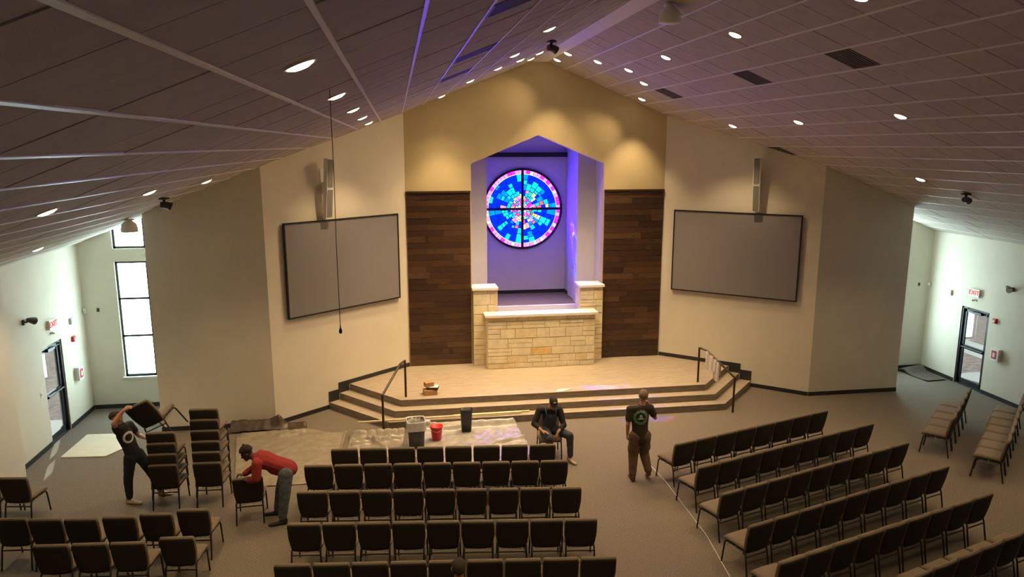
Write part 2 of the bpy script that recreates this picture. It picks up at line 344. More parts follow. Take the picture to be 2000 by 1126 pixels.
# ridge soffit and ceiling slopes
mb = MB(); mb.prism([(-.2, cz(-.2) - .03), (.2, cz(.2) - .03), (.2, cz(.2) + .02), (0, 8.40), (-.2, cz(-.2) + .02)], 'y', -4, 18.95); struct(mb.build('trim_3', 'tbar'), 'pale boxed ridge strip along the top of the ceiling')
def ceil_side(s, nm):
    root = struct(empty('ceiling_' + nm), 'sloped suspended ceiling of square tiles ' + ('above the stacked chairs' if s < 0 else 'above the angled chair rows'))
    k = .400 if s < 0 else .407; th = math.atan(k); c_, s_ = math.cos(th), math.sin(th)
    def P(x, y, h=0): return (s * x, y, 8.37 - k * x + h)            # h along the outward normal (approx. vertical)
    mb = MB(); mb.add([P(0, -4, .03), P(11.05, -4, .03), P(11.05, 19.1, .03), P(0, 19.1, .03), P(0, -4, .18), P(11.05, -4, .18), P(11.05, 19.1, .18), P(0, 19.1, .18)],
                      [(0, 3, 2, 1), (4, 5, 6, 7), (0, 1, 5, 4), (1, 2, 6, 5), (2, 3, 7, 6), (3, 0, 4, 7)])
    mb.build('ceiling_deck', 'groove', root)
    px, py = .522, .572; xo = .31 if s < 0 else .135
    y_off = 2.74 - 6 * .572 if s < 0 else 9.26 - 20 * .572
    xs = [.17] + [xo + px * i for i in range(0, 22) if xo + px * i < 10.9] + [10.95]; ys = [-4.0] + [y_off + py * i for i in range(0, 60) if -4 < y_off + py * i < 18.9] + [18.97]
    bars = MB()
    for x in xs[1:-1]: bars.add([P(x - .013, -4, -.022), P(x + .013, -4, -.022), P(x + .013, 18.95, -.022), P(x - .013, 18.95, -.022), P(x - .013, -4, .035), P(x + .013, -4, .035), P(x + .013, 18.95, .035), P(x - .013, 18.95, .035)],
                                [(0, 3, 2, 1), (4, 5, 6, 7), (0, 1, 5, 4), (1, 2, 6, 5), (2, 3, 7, 6), (3, 0, 4, 7)])
    bars.build('grid_bar', 'tbar', root)
    vents = [(2.18, 9.3), (2.18, 12.2), (2.2, 16.2), (5.15, 16.5)] if s > 0 else [(2.42, 8.8), (2.42, 11.7), (2.4, 5.6)]
    tiles = []
    for i in range(len(xs) - 1):
        for j in range(len(ys) - 1):
            xa, xb, ya, yb = xs[i] + .014, xs[i + 1] - .014, ys[j] + .006, ys[j + 1] - .006
            if xb - xa < .05 or yb - ya < .05: continue
            xm, ym = (xa + xb) / 2, (ya + yb) / 2
            if any(abs(xm - vx - .26) < .27 and abs(ym - vy - .28) < .29 for vx, vy in vents): vent_cells.append((s, xa, xb, ya, yb)); continue
            if 8.9 > xm > 6.6 and ym > 16.7: continue
            v = Vector(P(xm, ym)) - CAM; dcam = v.dot(fwd); vis = 0
            if dcam > .3:
                uu, vv = v.dot(right) / dcam * F_PX + 1000, 563 - v.dot(up) / dcam * F_PX
                if -60 < uu < 2060 and -60 < vv < 1100: vis = abs(v.normalized().dot(Vector((s * s_, 0, c_)))) / v.length_squared
            tiles.append((vis, xa, xb, ya, yb))
    tiles.sort(reverse=True)
    rnd = random.Random(5 + s)
    rest = MB()
    for idx, (vis, xa, xb, ya, yb) in enumerate(tiles):
        h = -.014 + rnd.uniform(-.003, .003)
        m_ = MB() if (idx < 150 and vis > 0) else rest
        m_.add([P(xa, ya, h), P(xb, ya, h), P(xb, yb, h), P(xa, yb, h), P(xa, ya, .03), P(xb, ya, .03), P(xb, yb, .03), P(xa, yb, .03)],
               [(0, 3, 2, 1), (4, 5, 6, 7), (0, 1, 5, 4), (1, 2, 6, 5), (2, 3, 7, 6), (3, 0, 4, 7)])
        if m_ is not rest: m_.build('ceiling_tile', 'tile', root)
    o = rest.build('ceiling_tile_field', 'tile', root); o['kind'] = 'stuff'
vent_cells = []
ceil_side(-1, 'left'); ceil_side(1, 'right')
for i, (s, xa, xb, ya, yb) in enumerate(vent_cells):
    k = .400 if s < 0 else .407
    ro = empty('ceiling_vent', (s * (xa + xb) / 2, (ya + yb) / 2, cz(s * (xa + xb) / 2))); ro.rotation_euler = (0, math.atan(k) * s, 0)
    hx, hy = (xb - xa) / 2 / math.cos(math.atan(k)), (yb - ya) / 2
    mb = MB(); mb.box(-hx, hx, -hy, hy, -.004, .03); mb.build('grille_plate', 'vent', ro)
    mb = MB()
    for q in range(9): y = -hy + .03 + q * (2 * hy - .06) / 8; mb.box(-hx + .03, hx - .03, y - .012, y + .012, -.014, -.002)
    mb.build('louvre', 'vent', ro)
    mb = MB(); e = .02
    for b in ((-hx, hx, -hy, -hy + e), (-hx, hx, hy - e, hy), (-hx, -hx + e, -hy, hy), (hx - e, hx, -hy, hy)): mb.box(*b, -.018, 0)
    mb.build('vent_frame', 'vent', ro)
    tag(ro, 'dark square vent, %s from stage, %s the ridge, slope above the %s' % (ORD[1 + sum(1 for c2 in vent_cells if c2[0] == s and c2[3] > ya + .1)], 'far from' if xa > 4 else 'near', 'stacked chairs' if s < 0 else 'angled chair rows'), 'vent', 'square vents in the ceiling')

# ------------------------------------------------------------------ stage and steps
def lvl(front, corner, wx, wy):
    return [(-wx, wy), (-corner, front), (corner, front), (wx, wy), (3.42, 18.95), (-3.42, 18.95)]
stg = struct(empty('floor_stage', (0, 17.6, 0)), 'low stage with grey brown plank vinyl top and three steps')
stg.location = (0, 0, 0)
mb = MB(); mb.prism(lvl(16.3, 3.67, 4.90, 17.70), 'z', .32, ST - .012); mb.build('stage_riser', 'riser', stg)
mb = MB(); mb.prism(lvl(16.3, 3.67, 4.90, 17.70), 'z', ST - .012, ST); mb.build('stage_top', 'stage', stg)
for z, fr_, cn, wx, wy in ((.32, 16.03, 3.81, 5.13, 17.51), (.16, 15.77, 3.95, 5.36, 17.31)):
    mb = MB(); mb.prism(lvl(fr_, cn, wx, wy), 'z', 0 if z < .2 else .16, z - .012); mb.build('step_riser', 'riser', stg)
    mb = MB(); mb.prism(lvl(fr_, cn, wx, wy), 'z', z - .012, z); mb.build('step_tread', 'stage', stg)
for z, fr_, cn, wx, wy in ((ST, 16.3, 3.67, 4.90, 17.70), (.32, 16.03, 3.81, 5.13, 17.51), (.16, 15.77, 3.95, 5.36, 17.31)):
    mb = MB(); mb.tube([(-wx + .02, wy - .02, z - .004), (-cn, fr_, z - .004), (cn, fr_, z - .004), (wx - .02, wy - .02, z - .004)], .011, 6); mb.build('step_nosing', 'nosing', stg)

# ------------------------------------------------------------------ wood cladding, stonework
rnd = random.Random(11)
for s, where in ((-1, 'beside the hanging microphone side'), (1, 'beside the towel rail side')):
    root = empty('wood_cladding', (s * 2.6, BY, ST)); tag(root, 'dark walnut plank wall panel between stone pier and ' + ('the screen wall with the hanging cable' if s < 0 else 'the wall above the draped handrail'), 'wood panel', 'walnut plank panels either side of the niche')
    x0, x1 = (-3.40, -1.78) if s < 0 else (1.78, 3.40); x0 -= s * 2.6; x1 -= s * 2.6
    mb = MB(); mb.box(x0, x1, -.02, -.001, 0, 5.03 - ST); mb.build('backing_board', 'woodtrim', root)
    mb = MB(); mb.box(x0 - .01, x1 + .01, -.06, -.001, 5.01 - ST, 5.06 - ST); mb.build('top_trim', 'woodtrim', root)
    H = 5.0 - ST; nrow = 29; hh = H / nrow
    for r in range(nrow):
        x = x0; cuts = sorted(rnd.uniform(x0 + .25, x1 - .25) for _ in range(rnd.choice((1, 1, 2))))
        for c in cuts + [x1]:
            if c - x > .1:
                dpt = rnd.uniform(.030, .040); m_ = MB(); m_.box(x + .002, c - .002, -dpt, -.019, r * hh + .002, (r + 1) * hh - .002)
                m_.build('plank', 'wood%d' % rnd.choice((0, 0, 1, 1, 2, 3, 4)), root)
            x = c
    o = empty('power_outlet', (-2.33 if s < 0 else 1.96, BY - .041, .86)); tag(o, 'small dark wall outlet on the walnut panel ' + ('on the hanging cable side' if s < 0 else 'on the draped handrail side'), 'outlet')
    mb = MB(); mb.box(-.04, .04, -.008, .0, -.06, .06); mb.build('cover_plate', 'black', o)
    for z in (-.025, .025):
        mb = MB(); mb.box(-.018, .018, -.012, -.008, z - .016, z + .016); mb.build('socket', 'woodtrim', o)

def ashlar(root, x0, x1, z0, z1, y, rnd, hs=(.14, .20, .26), lw=(.26, .66), dep=.05, ochre=None):
    """coursed random stones on a face at depth y (facing -y)"""
    z = z0
    while z < z1 - .04:
        h = rnd.choice(hs); h = min(h, z1 - z)
        if z1 - z - h < .06: h = z1 - z
        x = x0
        while x < x1 - .02:
            wd = rnd.uniform(*lw)
            if x1 - x - wd < .14: wd = x1 - x
            parts = [(z, z + h)] if (h < .17 or rnd.random() < .6) else [(z, z + h * .5), (z + h * .5, z + h)]
            for za, zb in parts:
                d_ = rnd.uniform(.0, .012); m_ = MB(); e = .004; b = .006
                xa, xb, zc_, zd = x + e, x + wd - e, za + e, zb - e
                m_.add([(xa, y, zc_), (xb, y, zc_), (xb, y, zd), (xa, y, zd), (xa + b, y - .012 - d_, zc_ + b), (xb - b, y - .012 - d_, zc_ + b), (xb - b, y - .012 - d_, zd - b), (xa + b, y - .012 - d_, zd - b)],
                       [(0, 1, 2, 3), (4, 7, 6, 5), (0, 4, 5, 1), (1, 5, 6, 2), (2, 6, 7, 3), (3, 7, 4, 0)])
                m = 'stone3' if ochre and xa < ochre[0] < xb and za < ochre[1] < zb else rnd.choice(('stone', 'stone', 'stone', 'stone2'))
                m_.build('stone_block', m, root)
            x += wd
        z += h
def side_stones(root, x, y0, y1, z0, z1, sgn, rnd):
    z = z0
    while z < z1 - .03:
        h = min(rnd.choice((.12, .16, .2)), z1 - z); y = y0
        while y < y1 - .02:
            wd = min(rnd.uniform(.2, .4), y1 - y); d_ = .010 + rnd.uniform(0, .010); m_ = MB(); xs_ = sorted((x, x + sgn * d_))
            m_.box(xs_[0], xs_[1], y + .004, y + wd - .004, z + .004, z + h - .004); m_.build('stone_block', rnd.choice(('stone', 'stone2')), root); y += wd
        z += h
al = empty('stone_altar', (0, 18.35, ST)); tag(al, 'pale limestone block wall with a flat cap in front of the niche', 'stone wall')
mb = MB(); mb.box(-1.42, 1.42, 0, .38, 0, 1.38); mb.build('mortar_core', 'mortar', al)
ashlar(al, -1.42, 1.42, 0, 1.38, 0, random.Random(4), ochre=(-.25, .42))
for sg in (-1, 1): side_stones(al, sg * 1.42, 0, .4, 0, 1.38, sg, random.Random(6))
mb = MB(); mb.box(-1.49, 1.49, -.08, .38, 1.38, 1.44); mb.build('cap_slab', 'cap', al)
for sg in (-1, 1):
    pr = empty('stone_pier', (sg * 1.43, 18.75, ST)); tag(pr, 'tall limestone pier with a flat cap standing ' + ('on the hanging cable side of the niche' if sg < 0 else 'on the draped handrail side of the niche'), 'pier', 'stone piers framing the niche')
    mb = MB(); mb.box(-.31, .31, 0, .55, 0, 2.02); mb.build('mortar_core', 'mortar', pr)
    ashlar(pr, -.31, .31, 0, 2.02, 0, random.Random(20 + sg), hs=(.18, .24, .30), lw=(.28, .5))
    side_stones(pr, sg * -.31, 0, .5, 1.4, 2.02, -sg, random.Random(30 + sg)); 
    mb = MB(); mb.box(-.34, .34, -.06, .56, 2.02, 2.08); mb.build('cap_slab', 'cap', pr)

# ------------------------------------------------------------------ round stained glass
sg_ = empty('stained_glass_window', tuple(GC)); tag(sg_, 'round stained glass window of blue and cyan panes with a dark cross', 'window')
rnd = random.Random(3); cells = []
for k in range(60):
    a0, a1 = k * 2 * math.pi / 60, (k + 1) * 2 * math.pi / 60
    cells.append((1.02, 1.125, a0, a1, rnd.choice(('pink', 'pink', 'pale', 'pink', 'magenta'))))
for q in range(4):
    na = 8; edges = [q * math.pi / 2 + math.pi / 2 * (i / na + (rnd.uniform(-.018, .018) if 0 < i < na else 0)) for i in range(na + 1)]
    for i in range(na):
        r = .06; 
        while r < 1.0:
            L = (.06 + .13 * r) * rnd.uniform(.6, 1.7); r2 = min(r + L, 1.005)
            if 1.005 - r2 < .07: r2 = 1.005
            t = (r + r2) / 2
            if t > .62: c = rnd.choice(('blue', 'blue', 'blue', 'blue', 'cyan', 'cyan', 'blue2', 'teal', 'blue'))
            elif t > .36: c = rnd.choice(('cyan', 'cyan', 'teal', 'teal', 'blue', 'blue', 'blue2', 'cyan', 'pale', 'rose', 'amber', 'pink'))
            else: c = rnd.choice(('pink', 'pale', 'amber', 'rose', 'cyan', 'pale', 'magenta', 'teal'))
            if .3 < t < .75 and L < .11 and rnd.random() < .10: c = 'amber'
            cells.append((r, r2, edges[i], edges[i + 1], c)); r = r2
lead = MB()
def pol(r, t, y=0): return Vector((r * math.cos(t), y, r * math.sin(t)))
def barclip(p, hw=.034):                                          # keep panes clear of the cross bars
    x = p.x if abs(p.x) > hw else (hw if p.x >= 0 else -hw); z = p.z if abs(p.z) > hw else (hw if p.z >= 0 else -hw); return Vector((x, p.y, z))
for r0, r1, a0, a1, c in cells:
    nseg = 2; am = (a0 + a1) / 2; sx = 1 if math.cos(am) > 0 else -1; sz = 1 if math.sin(am) > 0 else -1
    ring = [pol(r0, a0 + (a1 - a0) * i / nseg) for i in range(nseg + 1)] + [pol(r1, a1 - (a1 - a0) * i / nseg) for i in range(nseg + 1)]
    ring = [Vector((sx * max(sx * p.x, .034), 0, sz * max(sz * p.z, .034))) for p in ring]
    cen = sum(ring, Vector()) / len(ring); e = .011
    ins = [p + (cen - p).normalized() * min(e, (cen - p).length * .3) for p in ring]; n = len(ring)
    m_ = MB(); m_.add([(p.x, -.004, p.z) for p in ins] + [(p.x, .004, p.z) for p in ins], [tuple(range(n)), tuple(range(2 * n - 1, n - 1, -1))] + [(i, (i + 1) % n, (i + 1) % n + n, i + n) for i in range(n)])
    m_.build('glass_pane', G[c], sg_)
    for yy in (-.012, .012): lead.add([(p.x, yy, p.z) for p in ring] + [(p.x, yy, p.z) for p in ins], [(i, (i + 1) % n, (i + 1) % n + n, i + n) for i in range(n)])
    lead.add([(p.x, -.012, p.z) for p in ins] + [(p.x, .012, p.z) for p in ins], [(i, (i + 1) % n, (i + 1) % n + n, i + n) for i in range(n)])
lead.build('lead_came', 'lead', sg_, fix=False)
mb = MB(); mb.box(-.034, .034, -.03, .03, -1.13, 1.13); mb.box(-1.13, 1.13, -.03, .03, -.034, .034)
mb.build('cross_bars', 'lead', sg_)
mb = MB(); N = 64
for r0, r1, y0, y1 in ((1.12, 1.185, -.05, .05),):
    vs_ = [];
    for y in (y0, y1):
        for r in (r0, r1): vs_ += [tuple(pol(r, 2 * math.pi * k / N, y)) for k in range(N)]
    f = []
    for k in range(N):
        j = (k + 1) % N; f += [(k, j, N + j, N + k), (2 * N + k, 3 * N + k, 3 * N + j, 2 * N + j), (k, 2 * N + k, 2 * N + j, j), (N + k, N + j, 3 * N + j, 3 * N + k)]
    mb.add(vs_, f)
mb.build('window_rim', 'lead', sg_)

# ------------------------------------------------------------------ side doors
for s, n_ in ((-1, 1), (1, 2)):
    d = struct(empty('door_%d' % n_, (s * 11.02, (DY0 + DY1) / 2, 0)), 'glazed dark metal exit door ' + ('beside the stacked chairs' if s < 0 else 'behind the wing chair rows')); h = (DY1 - DY0) / 2
    mb = MB()
    for y0, y1 in ((-h, -h + .045), (h - .045, h)): mb.box(-.06, .06, y0, y1, 0, DH)
    mb.box(-.06, .06, -h, h, DH - .05, DH); mb.box(-.06, .06, -h, h, 0, .02); mb.build('door_frame', 'frame', d)
    lf = MB(); i = h - .05
    for y0, y1 in ((-i, -i + .075), (i - .075, i)): lf.box(-.022, .022, y0, y1, .025, DH - .055)
    lf.box(-.022, .022, -i, i, DH - .14, DH - .055); lf.box(-.022, .022, -i, i, .025, .16); lf.box(-.022, .022, -i, i, .96, 1.06); leaf = lf.build('door_leaf', 'frame', d)
    for z0, z1 in ((.16, .96), (1.06, DH - .14)):
        mb = MB(); mb.box(-.004, .004, -i + .075, i - .075, z0, z1); mb.build('pane', 'glass', d)
    mb = MB(); mb.tube([(-s * .055, -i + .05, 1.01), (-s * .055, i - .05, 1.01)], .022, 10); mb.box(*sorted((-s * .02, -s * .06)), -i + .05, -i + .14, .98, 1.04); mb.build('push_bar', 'black', d)
    mb = MB(); mb.box(*sorted((-s * .022, -s * .09)), -.2, .12, DH - .13, DH - .07); mb.tube([(-s * .07, -.1, DH - .07), (-s * .16, .12, DH - .045), (-s * .05, .3, DH - .03)], .012, 6); mb.build('door_closer', 'black', d)

def wall_thing(name, s, y, z, label, cat): 
    o = empty(name, (s * 10.94, y, z), 0 if s > 0 else math.pi); tag(o, label, cat); return o     # local -x points into the room
for s, side in ((-1, 'the stacked chairs'), (1, 'the wing chair rows')):
    o = wall_thing('exit_sign', s, 16.46, 2.50, 'white exit sign with red letters over the door near ' + side, 'exit sign')
    mb = MB(); mb.box(-.06, 0, -.16, .16, -.10, .10); mb.build('sign_housing', 'white', o)
    for ysg in (-1,):
        cu = bpy.data.curves.new('exit_text', 'FONT'); cu.body = 'EXIT'; cu.size = .17; cu.extrude = .003; cu.align_x = 'CENTER'; cu.align_y = 'CENTER'
        to = bpy.data.objects.new('t', cu); col.objects.link(to); bpy.context.view_layer.update()
        me = bpy.data.meshes.new_from_object(to.evaluated_get(bpy.context.evaluated_depsgraph_get())); bpy.data.objects.remove(to)
        me.materials.clear(); me.materials.append(M['exit_red']); t_ = link('exit_letters', me, o); t_.location = (-.064, 0, 0); t_.rotation_euler = (R(90), 0, R(-90))
    mb = MB(); mb.box(-.02, 0, -.05, .05, -.21, -.17); mb.tube([(-.02, 0, -.19), (-.07, .03, -.2)], .02, 8); mb.build('sign_down_light', 'beige', o)
    o = wall_thing('emergency_light', s, 15.36, 2.80, 'dark swivel emergency lamp on the wall near the door by ' + side, 'wall lamp')
    mb = MB(); mb.box(-.05, 0, -.045, .045, -.05, .05); mb.tube([(-.05, 0, 0), (-.12, 0, .02)], .018, 8); mb.build('lamp_bracket', 'bin_grey', o)
    mb = MB(); mb.tube([(-.11, .05, .06), (-.14, -.03, .03), (-.17, -.10, 0)], [.035, .06, .075], 14); mb.build('lamp_head', 'bin_grey', o)
    mb = MB(); mb.tube([(-.171, -.103, -.001), (-.174, -.11, -.004)], [.064, .06], 14); mb.build('lamp_glass', 'bag', o)
    ay = 17.41 if s < 0 else 15.74
    o = wall_thing('fire_alarm', s, ay, 1.93, 'red fire alarm box on the wall near the door by ' + side, 'fire alarm')
    mb = MB(); mb.box(-.05, 0, -.05, .05, -.06, .06); mb.build('alarm_body', 'red', o); mb = MB(); mb.box(-.065, -.05, -.03, .03, -.035, .01); mb.build('strobe_lens', 'white', o)
    o = wall_thing('wall_box', s, 17.41 if s < 0 else 17.32, 2.34, 'small beige wall box near the recess corner by ' + side, 'wall box')
    mb = MB(); mb.box(-.05, 0, -.06, .06, -.07, .07); mb.build('box_body', 'beige', o); mb = MB(); mb.box(-.056, -.05, -.04, .04, -.045, .045); mb.build('box_grille', 'white', o)
    ey = 17.44 if s < 0 else 15.55
    o = wall_thing('extinguisher_cabinet', s, ey, 1.12, 'white wall cabinet with a red front beside the door near ' + side, 'cabinet')
    mb = MB(); mb.box(-.1, 0, -.12, .12, -.15, .15); mb.build('cabinet_body', 'white', o); mb = MB(); mb.box(-.106, -.1, -.07, .08, -.10, .10); mb.build('cabinet_door', 'red', o)
    mb = MB(); mb.box(-.112, -.106, -.03, .04, -.06, .05); mb.build('cabinet_label', 'white', o)
    o = empty('corner_sensor', (s * 10.9, 18.12, 2.42)); tag(o, 'small white motion sensor in the recess corner near ' + side, 'sensor')
    mb = MB(); mb.lathe([(0, -.06), (.035, -.055), (.05, 0), (.035, .055), (0, .06)], 14, (0, -.02, 0)); mb.build('sensor_body', 'white', o)
    mb = MB(); mb.box(-.02, .02, -.07, -.06, -.03, .01); mb.build('sensor_lens', 'beige', o)
    o = empty('wall_jack', (s * 10.62, 18.15, 2.42)); tag(o, 'tiny black wall plate in the window recess near ' + side, 'wall plate')
    mb = MB(); mb.box(-.03, .03, -.008, 0, -.045, .045); mb.build('plate', 'black', o); mb = MB(); mb.box(-.012, .012, -.016, -.008, -.015, .015); mb.build('socket', 'bin_grey', o)
o = empty('light_switch', (-10.94, 15.72, 1.19)); tag(o, 'pale light switch plate on the wall by the stacked chairs door', 'switch')
mb = MB(); mb.box(0, .008, -.04, .04, -.06, .06); mb.build('switch_plate', 'white', o); mb = MB(); mb.box(.008, .016, -.012, .012, -.02, .02); mb.build('switch_toggle', 'beige', o)

# ------------------------------------------------------------------ screens and column speakers on the splayed walls
for s in (-1, 1):
    ax, ay, bx, by = s * 3.42, 18.95, s * 6.47, 16.4; L = math.hypot(bx - ax, by - ay); dx, dy = (bx - ax) / L, (by - ay) / L
    ang = math.atan2(dy, dx) if s > 0 else math.atan2(-dy, -dx)
    def onwall(t, z): return (ax + dx * t, ay + dy * t, z)
    t0, t1 = .32, 3.55; cx = (t0 + t1) / 2
    o = empty('projection_screen', onwall(cx, 2.38), ang); tag(o, 'large grey framed projection screen ' + ('behind the hanging cable' if s < 0 else 'on the wall above the draped handrail'), 'screen', 'projection screens on the angled walls')
    hw, hh = (t1 - t0) / 2, 2.15
    mb = MB(); mb.box(-hw + .02, hw - .02, -.075, -.05, .02, hh - .02); mb.build('screen_surface', 'screen', o)
    mb = MB()
    for b in ((-hw, hw, 0, .03), (-hw, hw, hh - .03, hh), (-hw, -hw + .03, 0, hh), (hw - .03, hw, 0, hh)): mb.box(b[0], b[1], -.09, -.03, b[2], b[3])
    mb.build('screen_frame', 'black', o)
    for xx in (-hw * .6, hw * .6):
        mb = MB(); mb.box(xx - .1, xx + .1, -.05, -.005, hh * .3, hh * .7); mb.build('wall_bracket', 'black', o)
    o = empty('column_speaker', onwall(2.45, 4.58), ang); tag(o, 'slim curved column loudspeaker mounted above the screen ' + ('behind the hanging cable' if s < 0 else 'over the draped handrail'), 'speaker', 'column speakers above the screens')
    for z0, z1, y0, y1, y2 in ((0, .66, -.22, -.36, -.30), (.67, 1.33, -.30, -.36, -.36)):
        mb = MB(); mb.prism([(-y0 * 0 + y0 - .16 + .16, z0), (y0 + .14, z0), (y2 + .14, z1), (y2, z1)], 'x', -.085, .085)
        for i, v in enumerate(mb.v): mb.v[i] = (v[0], v[1], v[2])
        b = mb.build('speaker_cabinet', 'white', o)
        mb = MB(); mb.prism([(y0 - .008, z0 + .02), (y0, z0 + .02), (y2, z1 - .02), (y2 - .008, z1 - .02)], 'x', -.07, .07); mb.build('speaker_grille', 'grey_spk', b)
    mb = MB(); mb.box(-.03, .03, -.18, -.004, .55, .8); mb.box(-.05, .05, -.02, -.002, .35, 1.1); mb.build('speaker_bracket', 'white', o)
# cable hanging from the ceiling in front of the left screen
o = empty('hanging_cable', (-4.19, 6.82, 6.69)); tag(o, 'thin dark cable hanging from the ceiling with a weighted end', 'cable')
mb = MB(); mb.tube([(0, 0, 0), (.004, 0, -.7), (-.003, 0, -1.4), (0, 0, -2.17)], .0035, 5); mb.build('cable', 'black', o)
mb = MB(); mb.lathe([(0, -2.21), (.014, -2.20), (.016, -2.18), (.006, -2.15), (.004, -2.12), (0, -2.12)], 10); mb.build('cable_weight', 'black', o)

# ------------------------------------------------------------------ ceiling lights
LAMPS = {-1: [(4.19, 4.74), (4.19, 7.6), (4.19, 10.52), (4.19, 13.44), (4.19, 16.6), (6.92, 7.6), (6.92, 10.6), (6.92, 13.7), (9.7, 13.55), (1.56, 10.13), (1.56, 13.05), (1.01, 15.79), (.54, 16.1), (.49, 17.42), (1.52, 15.5), (2.03, 16.12), (2.52, 18.06),
              (4.19, 1.8), (6.92, 4.7), (1.56, 7.2), (1.56, 4.3), (4.19, -1.2)],
         1: [(.29, 17.0), (.3, 18.19), (.84, 16.45), (1.38, 15.91), (1.93, 16.49), (2.5, 18.3), (1.36, 13.61), (1.36, 10.74), (4.19, 16.68), (4.19, 13.78), (4.19, 10.77), (6.96, 13.77), (6.96, 10.8), (4.19, 7.8), (1.4, 7.8), (6.96, 7.8), (9.7, 10.8), (4.19, 4.8), (1.4, 4.8)]}
proto = None
WASH = {(.49, 17.42), (2.52, 18.06), (.3, 18.19), (2.5, 18.3)}
for s in (-1, 1):
    th = math.atan(.400 if s < 0 else .407)
    for i, (x, y) in enumerate(LAMPS[s]):
        vis_rank = ORD[1 + sum(1 for x2, y2 in LAMPS[s] if abs(x2 - x) < .3 and y2 > y + .1)] if sum(1 for x2, y2 in LAMPS[s] if abs(x2 - x) < .3 and y2 > y + .1) < 10 else 'tenth'
        rz_ = sum(1 for x2 in sorted(set(round(q[0] / 1.39) for q in LAMPS[s])) if x2 < round(x / 1.39))
        if proto is None:
            ro = empty('recessed_downlight'); mb = MB(); mb.lathe([(.085, .0), (.105, -.012), (.105, .0), (.10, .02)], 24); t_ = mb.build('trim_ring', 'white', ro)
            mb = MB(); mb.lathe([(.0, -.03), (.05, -.026), (.086, -.012), (.086, .03), (0, .03)], 24); mb.build('lamp_lens', 'lens', ro); proto = ro
        else: ro = copy_tree(proto)
        ro.location = (s * x, y, cz(s * x) - .018); ro.rotation_euler = (0, th * s, 0)
        near = y > 15.3 and x < 2.8
        tag(ro, ('round downlight by the gold wall, %s from the ridge, slope above the %s' % (ORD[1 + sum(1 for x2, y2 in LAMPS[s] if y2 > 15.3 and x2 < 2.8 and x2 < x - .001)], 'stacked chairs' if s < 0 else 'angled chair rows')) if near else
            'round downlight, %s from stage in %s line from ridge, slope above %s' % (ORD[1 + sum(1 for x2, y2 in LAMPS[s] if abs(x2 - x) < .4 and y2 > y + .1 and not (y2 > 15.3 and x2 < 2.8))], ORD[{1: 1, 3: 2, 5: 3, 7: 4}[round(x / 1.39)]] , 'stacked chairs' if s < 0 else 'angled rows'), 'downlight', 'recessed downlights in the sloped ceiling')
        ld = bpy.data.lights.new('downlight_beam', 'SPOT'); ld.energy = LAMP_W * (1.2 if near else 1.15 if y > 16 else (.64 if y > 9 else .38)) ; ld.color = (1.0, .71, .38); ld.spot_size = R(100); ld.spot_blend = .8; ld.shadow_soft_size = .07
        if (x, y) in WASH: ld.energy = LAMP_W * 1.7; ld.spot_size = R(75)
        lo = bpy.data.objects.new('downlight_beam', ld); col.objects.link(lo); lo.parent = ro; lo.location = (0, 0, -.03); lo.rotation_euler = (0, -th * s, 0)
# other ceiling fixtures
def fixture(name, loc, label, cat, kind):
    o = empty(name, loc); tag(o, label, cat)
    if kind == 'head':
        mb = MB(); mb.lathe([(0, .0), (.09, .0), (.09, -.03), (0, -.03)], 16); mb.build('mount_plate', 'bin_grey', o)
        mb = MB(); mb.tube([(0, 0, -.03), (0, 0, -.1)], .025, 8); mb.tube([(-.06, -.03, -.12), (.04, .01, -.13), (.1, .03, -.16)], [.05, .06, .07], 12); mb.build('lamp_head', 'bin_grey', o)
    else:
        mb = MB(); mb.lathe([(0, 0), (.10, 0), (.10, -.02), (.0, -.02)], 18); mb.build('mount_plate', 'white', o)
        mb = MB(); mb.lathe([(.05, -.02), (.14, -.10), (.16, -.2), (.16, -.26), (.0, -.27)], 20); mb.build('speaker_body', 'white', o)
    return o
fixture('emergency_lamp', (-7.5, 13.2, cz(-7.5) - .03), 'dark twin emergency lamp head under the ceiling above the plywood side', 'ceiling lamp', 'head')
fixture('emergency_lamp', (7.56, 13.2, cz(7.56) - .03), 'dark twin emergency lamp head under the ceiling above the wing chairs', 'ceiling lamp', 'head')
fixture('emergency_lamp', (-.93, 13.0, cz(-.93) - .03), 'dark lamp head under the ceiling close to the ridge', 'ceiling lamp', 'head')
fixture('ceiling_speaker', (-9.0, 15.9, cz(-9.0) - .03), 'round white pendant speaker before the tall recess window', 'speaker', 'spk')
fixture('ceiling_speaker', (.35, 10.75, cz(.35) - .03), 'round grey speaker under the ridge above the centre chairs', 'speaker', 'spk')

